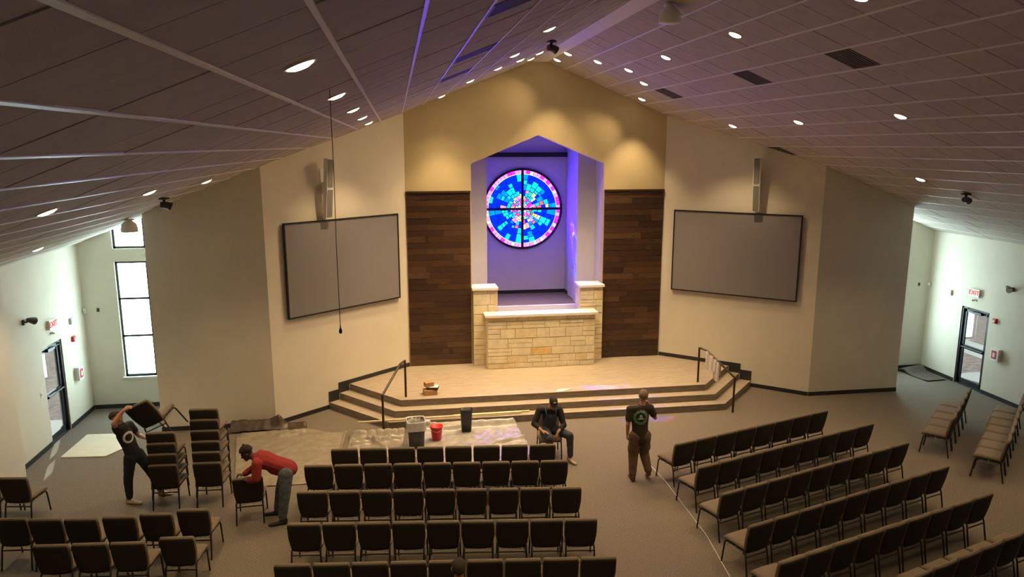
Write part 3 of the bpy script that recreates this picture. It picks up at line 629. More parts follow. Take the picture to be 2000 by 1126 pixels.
# ------------------------------------------------------------------ chairs
def make_chair():
    t = empty('stacking_chair')
    def sw(v): return .236 * (1 - (.16 * ((.14 - v) / .14) ** 2 if v < .14 else 0) - (.10 * ((v - .86) / .14) ** 2 if v > .86 else 0))
    def seat(u, v):
        x = (2 * u - 1) * sw(v); y = -.20 + .46 * v; z = .435 - .012 * math.cos((2 * u - 1) * 1.5) * 0 - (.03 * ((v - .75) / .25) ** 2 if v > .75 else 0)
        return Vector((x, y, z)), Vector((0, .1, .995))
    def sth(u, v): e = min(u, 1 - u, v, 1 - v); return .014 + .026 * min(1, e / .1) ** .5
    mb = MB(); mb.cushion(seat, 14, 12, sth); mb.build('seat', 'seat', t)
    def bw(v):
        w_ = .204 + .038 * min(1, v / .45) ** .8
        return w_ * (1 - (.08 * ((v - .88) / .12) ** 2 if v > .88 else 0) - (.12 * ((.1 - v) / .1) ** 2 if v < .1 else 0))
    def back(u, v):
        k = 2 * u - 1; x = k * bw(v); z = .365 + .49 * v - .012 * k * k * (v > .8) * (v - .8) * 5; y = -.188 - .092 * v - .02 * math.sin(v * math.pi) * 0 + .022 * k * k
        return Vector((x, y, z)), Vector((0, .98, .18)).normalized()
    def bth(u, v): e = min(u, 1 - u, v, 1 - v); return .012 + .020 * min(1, e / .1) ** .5
    mb = MB(); mb.cushion(back, 14, 12, bth); b = mb.build('backrest', 'seat', t)
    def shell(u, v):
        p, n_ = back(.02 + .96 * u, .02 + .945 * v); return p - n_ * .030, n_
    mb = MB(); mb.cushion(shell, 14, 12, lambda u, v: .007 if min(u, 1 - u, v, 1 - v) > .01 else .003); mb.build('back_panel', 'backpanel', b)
    for s in (-1, 1):
        mb = MB(); mb.tube([(s * .205, .02, .385), (s * .212, .17, .385), (s * .215, .205, .37), (s * .218, .222, .33), (s * .222, .262, 0)], .0135, 8); mb.build('leg', 'black', t)
        mb = MB(); mb.tube([(s * .205, -.01, .385), (s * .205, -.15, .385), (s * .208, -.185, .37), (s * .210, -.2, .33), (s * .218, -.262, 0)], .0135, 8); mb.build('leg', 'black', t)
    mb = MB(); mb.tube([(-.208, -.205, .30), (.208, -.205, .30)], .0115, 6); mb.build('stretcher', 'black', t)
    mb = MB(); mb.tube([(-.212, .2, .365), (.212, .2, .365)], .010, 6); mb.build('stretcher', 'black', t)
    mb = MB()
    for k in range(13): x = -.192 + k * .032; mb.tube([(x, -.18, .372), (x + (.016 if k % 2 else -.016), -.165, .325), (x, .14, .325)], .0028, 4, cap=False)
    for y in (-.165, 0, .14): mb.tube([(-.2, y, .325), (.2, y, .325)], .003, 4)
    mb.build('book_rack', 'wire', t)
    return t
chair0 = make_chair(); used = [False]; BACK = .272
def chair(loc, rz, label, group, rot=None):
    if used[0]: c = copy_tree(chair0)
    else: c = chair0; used[0] = True
    c.location = loc; c.rotation_euler = rot or (0, 0, rz); tag(c, label, 'chair', group); return c
def row(A, B, n, label, group, gap=None):
    """A, B = back-top line of the row seen from behind (left to right); chairs face left-normal of A->B"""
    A, B = Vector(A), Vector(B); d = (B - A).normalized(); f = Vector((-d.y, d.x)); ang = math.atan2(d.y, d.x); pitch = (B - A).length / n if gap is None else gap
    for i in range(n):
        p = A + d * (pitch * (i + .5)) + f * BACK; chair((p.x, p.y, 0), ang, label(i), group)
ROWN = ['front', 'second', 'third', 'fourth', 'fifth', 'sixth']
for r, (A, B, n) in enumerate((((-4.96, 12.82), (-.88, 12.41), 8), ((-5.35, 12.18), (-.82, 11.69), 9), ((-5.35, 11.2), (-.84, 10.66), 9), ((-5.36, 10.19), (-.86, 9.64), 9), ((-5.38, 9.12), (-.88, 8.61), 9))):
    row(A, B, n, lambda i: 'brown padded chair, %s from the cord aisle in the %s row of the centre block' % (ORD[n - i], ROWN[r]), 'chairs of the centre block')
for r, (A, B, n) in enumerate((((1.25, 12.07), (5.05, 13.31), 8), ((1.27, 11.07), (5.53, 12.5), 9), ((1.24, 10.09), (5.58, 11.54), 9), ((1.21, 9.09), (5.57, 10.51), 9), ((1.16, 8.14), (5.52, 9.5), 9), ((1.15, 7.08), (5.5, 8.53), 9))):
    row(A, B, n, lambda i: 'brown padded chair, %s from the cord aisle in the %s row of the angled block' % (ORD[i + 1], ROWN[r]), 'chairs of the angled block')
# wing rows: seats run away from the aisle towards the exit door
for nm, A, B, n in (('shorter', (7.2, 12.43), (8.9, 14.0), 5), ('longer', (7.38, 11.25), (9.7, 13.38), 7)):
    row(A, B, n, lambda i: 'brown padded chair, %s from the angled block in the %s wing row' % (ORD[i + 1], nm), 'chairs of the wing rows', gap=.5)
LA = [(-9.62, 10.99), (-9.11, 10.90), (-8.60, 10.83), (-8.07, 10.81), (-7.56, 10.82), (-7.05, 10.87)]
for i, (x, y) in enumerate(LA):
    d = Vector((.994, -.10)); p = Vector((x, y)) + d * .25 + Vector((.10, .994)) * BACK
    chair((p.x, p.y, 0), math.atan2(d.y, d.x), 'brown padded chair, %s from the bending man in the row before the stacks' % ORD[len(LA) - i], 'chairs of the loose row before the stacks')
LB = [(-8.71, 10.11), (-8.2, 10.07), (-7.69, 10.02), (-7.06, 10.06)]
for i, (x, y) in enumerate(LB):
    d = Vector((.995, -.09)); p = Vector((x, y)) + d * .25 + Vector((.09, .995)) * BACK
    chair((p.x, p.y, 0), math.atan2(d.y, d.x), 'brown padded chair, %s from the centre block in the four chair row' % ORD[len(LB) - i], 'chairs of the short four chair row')
chair((-9.98, 12.70, 0), R(-8), 'lone brown padded chair nearest the plywood board', 'loose chairs by the door wall')
chair((-10.485, 12.77, 0), R(-8), 'brown padded chair against the wall beside the lone chair', 'loose chairs by the door wall')
for k in range(4): chair((-7.72, 12.86 + .012 * k, .19 * k), R(-3), ('brown padded chair, %s from the floor in the stack of four' % ORD[k + 1]), 'chairs stacked four high')
for k in range(6): chair((-6.99, 12.84 + .012 * k, .19 * k), R(-4), ('brown padded chair, %s from the floor in the stack of six' % ORD[k + 1]), 'chairs stacked six high')
chair((-6.22, 12.12, 0), R(4), 'brown padded chair held by the bending man in a red sweater', 'handled chairs')
chair((-.72, 13.86, 0), R(176), 'brown padded chair facing the rows with the man in overalls on it', 'handled chairs')
_y = Vector((.15, .97, .18)).normalized(); _z = Vector((-.45, 0, .9)); _z = (_z - _y * _z.dot(_y)).normalized(); _x = _y.cross(_z)
_R = Matrix((_x, _y, _z)).transposed(); _o = Vector((-8.15, 12.80, 1.87)) - _R @ Vector((0, -.28, .86))
carried = chair(tuple(_o), 0, 'brown padded chair carried high by the man in a black shirt', 'handled chairs', rot=_R.to_euler())

# ------------------------------------------------------------------ rails, sheets and odds and ends
for s in (-1, 1):
    o = empty('hand_rail', (s * 3.56, 16.5, ST)); tag(o, 'bronze stair handrail ' + ('rising behind the grey waste bin' if s < 0 else 'with white cloths draped over it'), 'handrail', 'handrails of the stage steps')
    A = Vector((0, 0, 0)); Bv = Vector((s * .51, -.92, -ST)); top = .87
    mb = MB(); mb.tube([(0, 0, 0), (0, 0, top)], .026, 8); mb.build('rail_post', 'bronze', o)
    mb = MB(); mb.tube([tuple(Bv), (Bv.x, Bv.y, Bv.z + .86)], .026, 8); mb.build('rail_post', 'bronze', o)
    mid = Bv * .22
    mb = MB(); mb.tube([(0, 0, top), (mid.x, mid.y, top - .02), (Bv.x, Bv.y, Bv.z + .86)], .026, 8); mb.build('hand_bar', 'bronze', o)
def sheet(name, poly_fn, nu, nv, mat_, label, cat, amp=.02, seed=0, base=.012, ridges=(), parent=None):
    rs = np.random.RandomState(seed); waves = [(rs.uniform(3, 22), rs.uniform(3, 22), rs.uniform(0, 6.3), rs.uniform(.3, 1)) for _ in range(11)]
    def f(u, v):
        x, y = poly_fn(u, v); h = sum(a_ * math.sin(x * p + y * q * math.cos(p) + c_) for p, q, c_, a_ in waves) / 5
        z = base + amp * (abs(h) ** .8) + amp * .15 * rs.rand()
        for (x0, y0, x1, y1, wd, hh) in ridges:
            dx, dy = x1 - x0, y1 - y0; L2 = dx * dx + dy * dy; t = max(0, min(1, ((x - x0) * dx + (y - y0) * dy) / L2)); dd = math.hypot(x - x0 - dx * t, y - y0 - dy * t); z += hh * math.exp(-(dd / wd) ** 2)
        return (x, y, z)
    top = MB(); top.grid(f, nu, nv)
    n = len(top.v); vs_ = top.v + [(x, y, max(.002, z - .006)) for x, y, z in top.v]; fs = list(top.f) + [tuple(i + n for i in q[::-1]) for q in top.f]
    m_ = MB(); m_.add(vs_, fs, True); W = nu + 1
    rim = list(range(W)) + [j * W + nu for j in range(1, nv + 1)] + [nv * W + i for i in range(nu - 1, -1, -1)] + [j * W for j in range(nv - 1, 0, -1)]
    m_.add([], []); m_.f += [(rim[(k + 1) % len(rim)], rim[k], rim[k] + n, rim[(k + 1) % len(rim)] + n) for k in range(len(rim))]; m_.m += [0] * len(rim); m_.smooth += [False] * len(rim)
    o = m_.build(name, mat_, None, fix=False); tag(o, label, cat); return o
def quad(a, b, c, d):
    return lambda u, v: ((a[0] * (1 - u) + b[0] * u) * (1 - v) + (d[0] * (1 - u) + c[0] * u) * v, (a[1] * (1 - u) + b[1] * u) * (1 - v) + (d[1] * (1 - u) + c[1] * u) * v)
sheet('plastic_sheet', quad((-6.75, 13.28), (-4.98, 13.22), (-4.86, 15.72), (-7.25, 15.95)), 70, 80, 'plastic_sheet', 'flat glossy tan plastic sheet on the carpet behind the bending man', 'plastic sheet', .016, 1,
      ridges=((-7.2, 15.2, -4.9, 16.2, .05, .05), (-7.2, 15.5, -5.3, 15.85, .06, .07), (-4.95, 13.3, -4.88, 15.7, .03, .05), (-7.1, 15.8, -5.2, 15.9, .05, .08), (-5.6, 14.1, -5.1, 14.6, .03, .03)))
sheet('canvas_sheet', quad((-4.84, 13.45), (-3.75, 13.6), (-3.6, 15.5), (-4.78, 15.5)), 60, 90, 'canvas', 'crumpled grey tan dust sheet in folds beside the waste bin', 'dust sheet', .07, 2,
      ridges=((-4.8, 14.4, -3.9, 14.5, .04, .06), (-4.8, 14.0, -3.9, 14.05, .04, .05), (-4.7, 14.9, -3.7, 15.1, .05, .08), (-4.7, 15.38, -3.6, 15.4, .09, .13), (-4.4, 15.2, -4.0, 14.6, .05, .08)))
sheet('pale_plastic_sheet', quad((-3.58, 13.55), (-1.02, 13.75), (-1.12, 15.68), (-3.55, 15.72)), 90, 80, 'pale_sheet', 'pale crinkled plastic sheet under the red bucket before the steps', 'plastic sheet', .04, 3,
      ridges=((-3.5, 15.6, -1.2, 15.6, .07, .14), (-3.4, 15.4, -2.4, 15.5, .05, .09), (-1.7, 14.5, -1.05, 14.75, .05, .09), (-1.5, 14.3, -1.05, 14.5, .05, .06), (-3.2, 14.6, -1.6, 14.4, .03, .02)))
sheet('brown_tarp', quad((-7.40, 16.0), (-5.75, 16.0), (-5.8, 16.33), (-7.40, 16.33)), 60, 16, 'tarp_brown', 'dark brown tarpaulin bunched along the foot of the wall', 'tarpaulin', .04, 4, base=.02,
      ridges=((-7.35, 16.2, -6.4, 16.2, .13, .20), (-6.4, 16.2, -5.85, 16.25, .10, .08)))
for i, (a_, b_) in enumerate((((-4.62, 15.70, .225), (-.95, 15.86, .20)), ((-2.5, 15.92, .18), (-.75, 15.95, .18)))):
    A, Bv = Vector(a_), Vector(b_); d = (Bv - A).normalized(); n_ = Vector((-d.y, d.x, 0)) * .022; u_ = Vector((0, 0, .016))
    m_ = MB(); m_.add([A - n_ - u_, Bv - n_ - u_, Bv + n_ - u_, A + n_ - u_, A - n_ + u_, Bv - n_ + u_, Bv + n_ + u_, A + n_ + u_], [(0, 3, 2, 1), (4, 5, 6, 7), (0, 1, 5, 4), (1, 2, 6, 5), (2, 3, 7, 6), (3, 0, 4, 7)])
    tag(m_.build('wood_lath', 'lath'), ('long pale wood strip lying along the lowest step above the waste bin' if i == 0 else 'shorter pale wood strip lying on the lowest step near the man in overalls'), 'wood strip')
# waste bin with liner
o = empty('waste_bin', (-3.38, 14.66, .02), R(6)); tag(o, 'tall grey square waste bin with a white liner bag', 'bin')
def sqr(w_, z, r=.25, n=24):
    out_ = []
    for k in range(n):
        t = 2 * math.pi * (k + .5) / n; c, s_ = math.cos(t), math.sin(t); m_ = (abs(c) ** 6 + abs(s_) ** 6) ** (-1 / 6); out_.append((c * m_ * w_, s_ * m_ * w_, z))
    return out_
def stackrings(mb, rings, smooth=True, closed_bottom=True):
    n = len(rings[0]); vs_ = [p for r in rings for p in r]; fs = [(i * n + k, i * n + (k + 1) % n, (i + 1) * n + (k + 1) % n, (i + 1) * n + k) for i in range(len(rings) - 1) for k in range(n)]
    if closed_bottom: fs.append(tuple(range(n - 1, -1, -1)))
    mb.add(vs_, fs, smooth); return mb
mb = MB(); stackrings(mb, [sqr(.15, 0), sqr(.165, .3), sqr(.185, .56), sqr(.185, .585), sqr(.172, .585), sqr(.15, .03)]); mb.build('bin_body', 'bin_grey', o)
rnd = random.Random(8); mb = MB(); rr = []
for z, w_, j in ((.40, .196, .006), (.48, .194, .010), (.56, .196, .008), (.60, .198, .004), (.595, .178, .006), (.5, .160, .014), (.38, .13, .02)):
    rr.append([(x + rnd.uniform(-j, j), y + rnd.uniform(-j, j), zz + rnd.uniform(-j, j)) for x, y, zz in sqr(w_, z, n=36)])
stackrings(mb, rr, closed_bottom=False); bag = mb.build('liner_bag', 'bag', o)
mb = MB(); mb.lathe([(.0, .06), (.05, .05), (.075, .0), (.05, -.06), (.0, -.07)], 10, (.24, -.02, .52)); mb.build('bag_knot', 'bag', bag)
o = empty('bucket', (-2.94, 14.95, .045)); tag(o, 'red plastic bucket on the pale plastic sheet', 'bucket')
mb = MB(); mb.lathe([(0, 0), (.10, 0), (.13, .27), (.14, .27), (.14, .295), (.125, .295), (.095, .01), (0, .01)], 24); mb.build('bucket_body', 'red', o)
mb = MB(); mb.tube([(-.138, 0, .27), (-.12, -.08, .22), (0, -.145, .20), (.12, -.08, .22), (.138, 0, .27)], .004, 6); mb.build('bucket_handle', 'wire', o)
o = empty('waste_basket', (-2.27, 15.32, .045)); tag(o, 'slim black office waste basket on the pale sheet', 'bin')
mb = MB(); stackrings(mb, [[(x * 1.0, y * .75, z) for x, y, z in r] for r in (sqr(.105, 0), sqr(.12, .3), sqr(.135, .48), sqr(.142, .48), sqr(.142, .5), sqr(.125, .5), sqr(.10, .02))]); mb.build('basket_body', 'bin_black', o)
mb = MB(); mb.box(-.08, .08, -.006, .006, .0, .02); r_ = mb.build('rim_lip', 'bin_black', o); r_.location = (0, -.107, .47)
# cartons on the stage
for i, (x, y, z, sx, sy, sz, rz, m_, lb) in enumerate(((-3.0, 16.62, 0, .30, .24, .12, 8, 'cardboard', 'lower brown carton of the small pile on the stage edge'), (-2.93, 16.62, .12, .26, .2, .07, -12, 'paper', 'white topped flat carton in the middle of the small pile on stage'), (-3.02, 16.63, .19, .2, .15, .1, 20, 'cardboard', 'tan carton on top of the small pile on the stage'))):
    o = empty('carton', (x, y, ST + z), R(rz)); tag(o, lb, 'carton', 'cartons piled on the stage')
    mb = MB(); mb.box(-sx / 2, sx / 2, -sy / 2, sy / 2, 0, sz - .004); mb.build('carton_body', 'cardboard' if i != 1 else 'woodtrim', o)
    for k in (-1, 1):
        mb = MB(); mb.box(*sorted((k * .004, k * sx / 2)), -sy / 2, sy / 2, sz - .004, sz); mb.build('carton_flap', m_, o)
mb = MB(); mb.grid(lambda u, v: (.1 + .30 * (u - .5) + .1 * v, 16.42 + .16 * (v - .5), ST + .004 + .05 * max(0, u - .6) * (1 - v)), 8, 4); 
vs_ = list(mb.v); n = len(vs_); mb.v += [(x, y, z - .003) for x, y, z in vs_]; f0 = list(mb.f); mb.f += [tuple(i + n for i in q[::-1]) for q in f0]; mb.m += [0] * len(f0); mb.smooth += [True] * len(f0)
tag(mb.build('paper_scrap', 'paper', None, fix=False), 'scrap of white paper lying near the stage edge', 'paper')
mb = MB(); rnd = random.Random(2); mb.lathe([(.0, .0), (.08, .004), (.10, .03), (.07, .06), (.03, .05), (0, .065)], 14, (-1.16, 9.93, .002)); mb.v = [(x + rnd.uniform(-.015, .015), y + rnd.uniform(-.015, .015), max(.001, z + rnd.uniform(-.01, .01))) for x, y, z in mb.v]
tag(mb.build('yellow_rag', 'yellow'), 'crumpled yellow rag on the carpet under the fourth row', 'rag')
# plywood board, rolled mat, cord
mb = MB(); mb.prism([(-10.5, 15.22), (-9.62, 15.14), (-9.42, 15.5), (-9.86, 16.38), (-10.45, 16.42)], 'z', .002, .022); tag(mb.build('plywood_board', 'ply'), 'pale plywood sheet lying on the carpet by the exit door', 'board')
mb = MB()
def matf(u, v):
    bx_, by_ = 10.3 + .5 * u, 17.98; h = .02 + .17 * math.exp(-((v - .22) / .16) ** 2) * (.6 + .4 * u) + .05 * max(0, v - .75)
    return (10.08 + .62 * u + .3 * v * .5, 18.05 - 1.1 * v + .05 * u, h)
g0 = MB(); g0.grid(matf, 14, 26); n = len(g0.v); g0.v += [(x, y, z - .014) for x, y, z in g0.v]; f0 = list(g0.f); g0.f += [tuple(i + n for i in q[::-1]) for q in f0]; g0.m += [0] * len(f0); g0.smooth += [True] * len(f0)
tag(g0.build('floor_mat', 'mat', None, fix=False), 'dark rubber floor mat buckled up in the recess by the exit door', 'mat')
o = empty('extension_cord', (1.2, 13.4, 0)); tag(o, 'thin white extension cord running along the aisle to a loose coil', 'cord')
pts = [(1.02, 7.0), (1.0, 8.2), (1.02, 9.2), (1.16, 10.36), (1.18, 11.51), (1.2, 12.32), (1.16, 13.01), (1.22, 13.4), (1.25, 13.7)]
mb = MB(); mb.tube([(x - 1.2, y - 13.4, .006) for x, y in pts], .006, 6); mb.build('cord_run', 'white', o)
mb = MB(); mb.tube([(.02 + (.17 - .004 * k / 3) * math.cos(k * .52) * (1 + .12 * math.sin(k * .37)), .52 + (.22 - .003 * k) * math.sin(k * .52), .008 + .0012 * k) for k in range(44)], .006, 6); mb.build('cord_coil', 'white', o)
# cloths over the rail of the right steps
o = empty('draped_cloth', (3.56, 16.5, ST)); tag(o, 'white cotton cloths hanging over the bronze handrail', 'cloth')
Bv = Vector((.51, -.92, 0))
for i, (t0, t1, len1, len2) in enumerate(((.22, .40, .50, .30), (.38, .52, .42, .55), (.48, .60, .62, .38))):
    def cl(u, v):
        t = t0 + (t1 - t0) * u; top = .87 - .02 * min(1, t / .22) if t < .22 else .85 - (t - .22) / .78 * (ST - .0 + .0) * 1.0 - 0
        top = .85 + (-.47) * max(0, (t - .22) / .78); x, y = Bv.x * t, Bv.y * t; w_ = (v - .45); sgn = 1 if w_ > 0 else -1; L_ = abs(w_) / .55 * (len1 if w_ < 0 else len2)
        nx_, ny_ = -.874, -.485; off = .026 + .012 * math.sin(u * 9 + i) + .02 * min(1, L_ / .3)
        return (x + sgn * nx_ * -off * (1 if abs(w_) > .03 else abs(w_) / .03), y + sgn * ny_ * -off * (1 if abs(w_) > .03 else abs(w_) / .03), top + .026 - L_ - .02 * math.sin(u * 5) * (L_ > .2))
    g0 = MB(); g0.grid(cl, 12, 26); n = len(g0.v); g0.v += [(x * 1.0 + .004, y + .004, z - .004) for x, y, z in g0.v]; f0 = list(g0.f); g0.f += [tuple(k + n for k in q[::-1]) for q in f0]; g0.m += [0] * len(f0); g0.smooth += [True] * len(f0)
    g0.build('cloth_piece', 'cloth_white', o, fix=False)

# ------------------------------------------------------------------ people
def hexc(r, g, b): return tuple(((c / 255 + .055) / 1.055) ** 2.4 if c > 10 else c / 255 / 12.92 for c in (r, g, b))
M['skin'] = mat('skin_light', (.50, .27, .17), .55, .08, 30); M['skin_dark'] = mat('skin_dark', (.060, .030, .018), .5, .1, 30); M['skin_tan'] = mat('skin_tan', (.36, .18, .10), .55, .1, 30)
M['hair_grey'] = mat('hair_greybrown', (.22, .15, .095), .8, .35, 60, .6, 120); M['hair_dark'] = mat('hair_dark', (.035, .020, .013), .75, .3, 60, .6, 120)
M['tee_black'] = mat('black_tee', (.016, .016, .018), .9, .2, 40); M['tee_brown'] = mat('brown_tee', (.040, .028, .018), .9, .2, 40)
M['jeans_dark'] = mat('dark_jeans', (.012, .016, .024), .85, .25, 30); M['jeans'] = mat('blue_grey_jeans', (.085, .105, .115), .85, .3, 14); M['denim'] = mat('overall_denim', (.030, .040, .056), .85, .3, 14)
M['cargo'] = mat('brown_cargo', (.125, .080, .045), .9, .2, 20); M['red_knit'] = mat('red_sweater', (.25, .020, .018), .9, .15, 40, .3, 120)
M['shirt_black'] = mat('black_shirt', (.011, .010, .012), .9, .2, 30); M['shoe_dark'] = mat('dark_shoe', (.018, .014, .013), .6); M['shoe_tan'] = mat('tan_shoe', (.50, .38, .22), .7, .1, 20); M['shoe_white'] = mat('white_trainer', (.58, .48, .36), .6, .2, 14); M['shoe_brown'] = mat('brown_boot', (.07, .042, .026), .7)
M['beanie'] = mat('dark_patterned_beanie', (.020, .013, .011), .9, .6, 24); M['cap_black'] = mat('black_cap', (.016, .012, .012), .8); M['cap_gold'] = mat('cap_badge', (.62, .42, .12), .7); M['print_white'] = mat('shirt_print', (.62, .60, .55), .8); M['print_green'] = mat('green_print', (.10, .22, .13), .8); M['print_pale'] = mat('pale_green_print', (.42, .52, .42), .8); M['eye'] = mat('eye_dark', (.02, .012, .01), .3); M['lip'] = mat('lip', (.22, .07, .06), .5); M['white_wall'] = M['white']
def V(*p): return Vector(p)
class Blob:
    """closed overlapping solids, fused into one surface with a voxel remesh"""
    def __init__(s): s.mb = MB()
    def ell(s, c, ax, ay, az, n=14):
        c = Vector(c); vs_ = []; fs = []; m_ = n // 2
        vs_.append(c - az)
        for j in range(1, m_):
            ph = math.pi * j / m_ - math.pi / 2
            for k in range(n): t = 2 * math.pi * k / n; vs_.append(c + ax * (math.cos(ph) * math.cos(t)) + ay * (math.cos(ph) * math.sin(t)) + az * math.sin(ph))
        vs_.append(c + az); L = len(vs_) - 1
        for k in range(n): fs.append((0, 1 + (k + 1) % n, 1 + k)); fs.append((L, L - n + k, L - n + (k + 1) % n))
        for j in range(m_ - 2):
            for k in range(n): a_ = 1 + j * n; fs.append((a_ + k, a_ + (k + 1) % n, a_ + n + (k + 1) % n, a_ + n + k))
        if ax.cross(ay).dot(az) < 0: fs = [f[::-1] for f in fs]
        s.mb.add(vs_, fs, True); return s
    def cap(s, p0, r0, p1, r1, side=None, flat=1.0, n=12):
        p0, p1 = Vector(p0), Vector(p1); t = (p1 - p0); L = t.length; t = t / L if L > 1e-6 else V(0, 0, 1)
        u = (side - t * side.dot(t)) if side else t.orthogonal(); u.normalize(); v = t.cross(u)
        prof = [(-r0 * math.cos(a_), r0 * math.sin(a_)) for a_ in (math.pi / 2 * k / 4 for k in range(0, 5))] + [(L + r1 * math.sin(a_), r1 * math.cos(a_)) for a_ in (math.pi / 2 * k / 4 for k in range(0, 5))]
        vs_ = []; fs = []
        for h, r in prof:
            r = max(r, 1e-4)
            for k in range(n): a_ = 2 * math.pi * k / n; vs_.append(p0 + t * h + (u * math.cos(a_) + v * math.sin(a_) * flat) * r)
        m_ = len(prof)
        for j in range(m_ - 1):
            for k in range(n): fs.append((j * n + k, j * n + (k + 1) % n, (j + 1) * n + (k + 1) % n, (j + 1) * n + k))
        fs.append(tuple(range(n - 1, -1, -1))); fs.append(tuple((m_ - 1) * n + k for k in range(n)))
        s.mb.add(vs_, fs, True); return s
    def chain(s, pts, rs, side=None, flat=1.0):
        for i in range(len(pts) - 1): s.cap(pts[i], rs[i], pts[i + 1], rs[i + 1], side, flat)
        return s
    def build(s, name, mat_, parent, voxel=.012, smooth=5, wrinkle=0.0, seed=0, origin=None):
        me = s.mb.mesh(name + '_src', mat_); tmp = bpy.data.objects.new('tmp', me); col.objects.link(tmp)
        md = tmp.modifiers.new('r', 'REMESH'); md.mode = 'VOXEL'; md.voxel_size = voxel; md.use_smooth_shade = True
        m2 = tmp.modifiers.new('s', 'SMOOTH'); m2.factor = .5; m2.iterations = smooth
        bpy.context.view_layer.update()
        out_ = bpy.data.meshes.new_from_object(tmp.evaluated_get(bpy.context.evaluated_depsgraph_get())); bpy.data.objects.remove(tmp)
        n = len(out_.vertices)
        if wrinkle and n:
            co = np.empty(n * 3); out_.vertices.foreach_get('co', co); co = co.reshape(-1, 3); no = np.empty(n * 3); out_.vertices.foreach_get('normal', no); no = no.reshape(-1, 3)
            rs = np.random.RandomState(seed); h = np.zeros(n)
            for _ in range(7):
                k = rs.normal(size=3); k *= rs.uniform(18, 55) / np.linalg.norm(k); h += np.sin(co @ k + rs.uniform(0, 6) + 1.3 * np.sin(co @ (k[[1, 2, 0]] * .4)))
            co += no * (h / 7 * wrinkle)[:, None]; out_.vertices.foreach_set('co', co.ravel())
        if origin is not None: out_.transform(Matrix.Translation(-Vector(origin)))
        out_.materials.clear(); out_.materials.append(M[mat_]); out_.polygons.foreach_set('use_smooth', [True] * len(out_.polygons)); out_.name = name; out_.update()
        o = bpy.data.objects.new(name, out_); col.objects.link(o)
        if parent: o.parent = parent
        return o
def hand(b, wrist, dirv, palm, side, curl=.5, k=1.0):
    """wrist point, direction of the fingers, palm normal (towards what is held), side = +1 when the thumb lies along dir x palm"""
    dirv = dirv.normalized(); palm = (palm - dirv * palm.dot(dirv)).normalized(); lat = dirv.cross(palm) * side
    b.chain([wrist, wrist + dirv * .05 * k, wrist + dirv * .085 * k], [.026, .036, .036], lat, .5)
    for i, (o_, ln) in enumerate(((.030, .070), (.010, .080), (-.010, .074), (-.029, .058))):
        p = wrist + dirv * .082 * k + lat * o_; d0 = (dirv * math.cos(curl * .5) + palm * math.sin(curl * .5)).normalized(); d1 = (dirv * math.cos(curl * 1.3) + palm * math.sin(curl * 1.3)).normalized()
        d2 = (dirv * math.cos(curl * 2.0) + palm * math.sin(curl * 2.0)).normalized(); b.chain([p, p + d0 * ln * .45, p + d0 * ln * .45 + d1 * ln * .33, p + d0 * ln * .45 + d1 * ln * .33 + d2 * ln * .22], [.0105, .0095, .0088, .0075])
    p = wrist + dirv * .028 * k + lat * .028; d0 = (dirv * .6 + lat * .75 + palm * .2).normalized(); d1 = (dirv * .85 + lat * .3 + palm * .45 * curl).normalized(); b.chain([p, p + d0 * .04, p + d0 * .04 + d1 * .034], [.013, .0115, .009])
def head(b, c, face, upv, neck):
    face = face.normalized(); upv = (upv - face * upv.dot(face)).normalized(); lat = face.cross(upv)
    b.ell(c + upv * .025 - face * .012, lat * .074, face * .096, upv * .088); b.ell(c - upv * .045 + face * .022, lat * .056, face * .066, upv * .068)
    b.cap(c + face * .083 + upv * .008, .010, c + face * .104 - upv * .026, .015); b.ell(c + face * .078 + upv * .022, lat * .05, face * .018, upv * .012); b.ell(c + face * .074 - upv * .062, lat * .026, face * .02, upv * .016); b.ell(c + face * .06 - upv * .098, lat * .026, face * .028, upv * .022)
    for s in (-1, 1): b.ell(c + lat * s * .077 - face * .008 - upv * .005, lat * .012, face * .02, upv * .032)
    b.cap(c - upv * .06 - face * .02, .054, neck, .060)
    return face, upv, lat
def face_bits(P, c, fr, o):
    face, upv, lat = fr
    for s in (-1, 1):
        b = MB(); q = Blob(); q.ell(c + face * .079 + lat * s * .031 + upv * .006 - Vector(o), lat * .011, face * .006, upv * .006, 10); q.mb.build('eye', 'eye', P, fix=False)
    q = Blob(); q.ell(c + face * .089 - upv * .062 - Vector(o), lat * .023, face * .006, upv * .005, 10); q.mb.build('mouth', 'lip', P, fix=False)
def hair_cap(P, name, mat_, c, fr, o, thr=.15, k=1.07, lift=.0, fw=-.45):
    face, upv, lat = fr; q = Blob(); cc = c + upv * (.025 + lift) - face * .014
    q.ell(cc, lat * .076 * k, face * .098 * k, upv * .091 * k, 28); d = (upv * .9 + face * fw).normalized(); keep = []
    for f in q.mb.f:
        m_ = sum((Vector(q.mb.v[i]) for i in f), Vector()) / len(f) - cc
        if Vector((m_.dot(lat) / .076, m_.dot(face) / .098, m_.dot(upv) / .091)).dot(Vector((0, d.dot(face), d.dot(upv)))) > thr: keep.append(f)
    mb = MB(); rnd = random.Random(1); mb.add([Vector(v) - Vector(o) + Vector((rnd.uniform(-.002, .002),) * 3) for v in q.mb.v], keep, True)
    ob = mb.build(name, mat_, P, fix=False); sd = ob.modifiers.new('th', 'SOLIDIFY'); sd.thickness = .012; sd.offset = -1; return ob
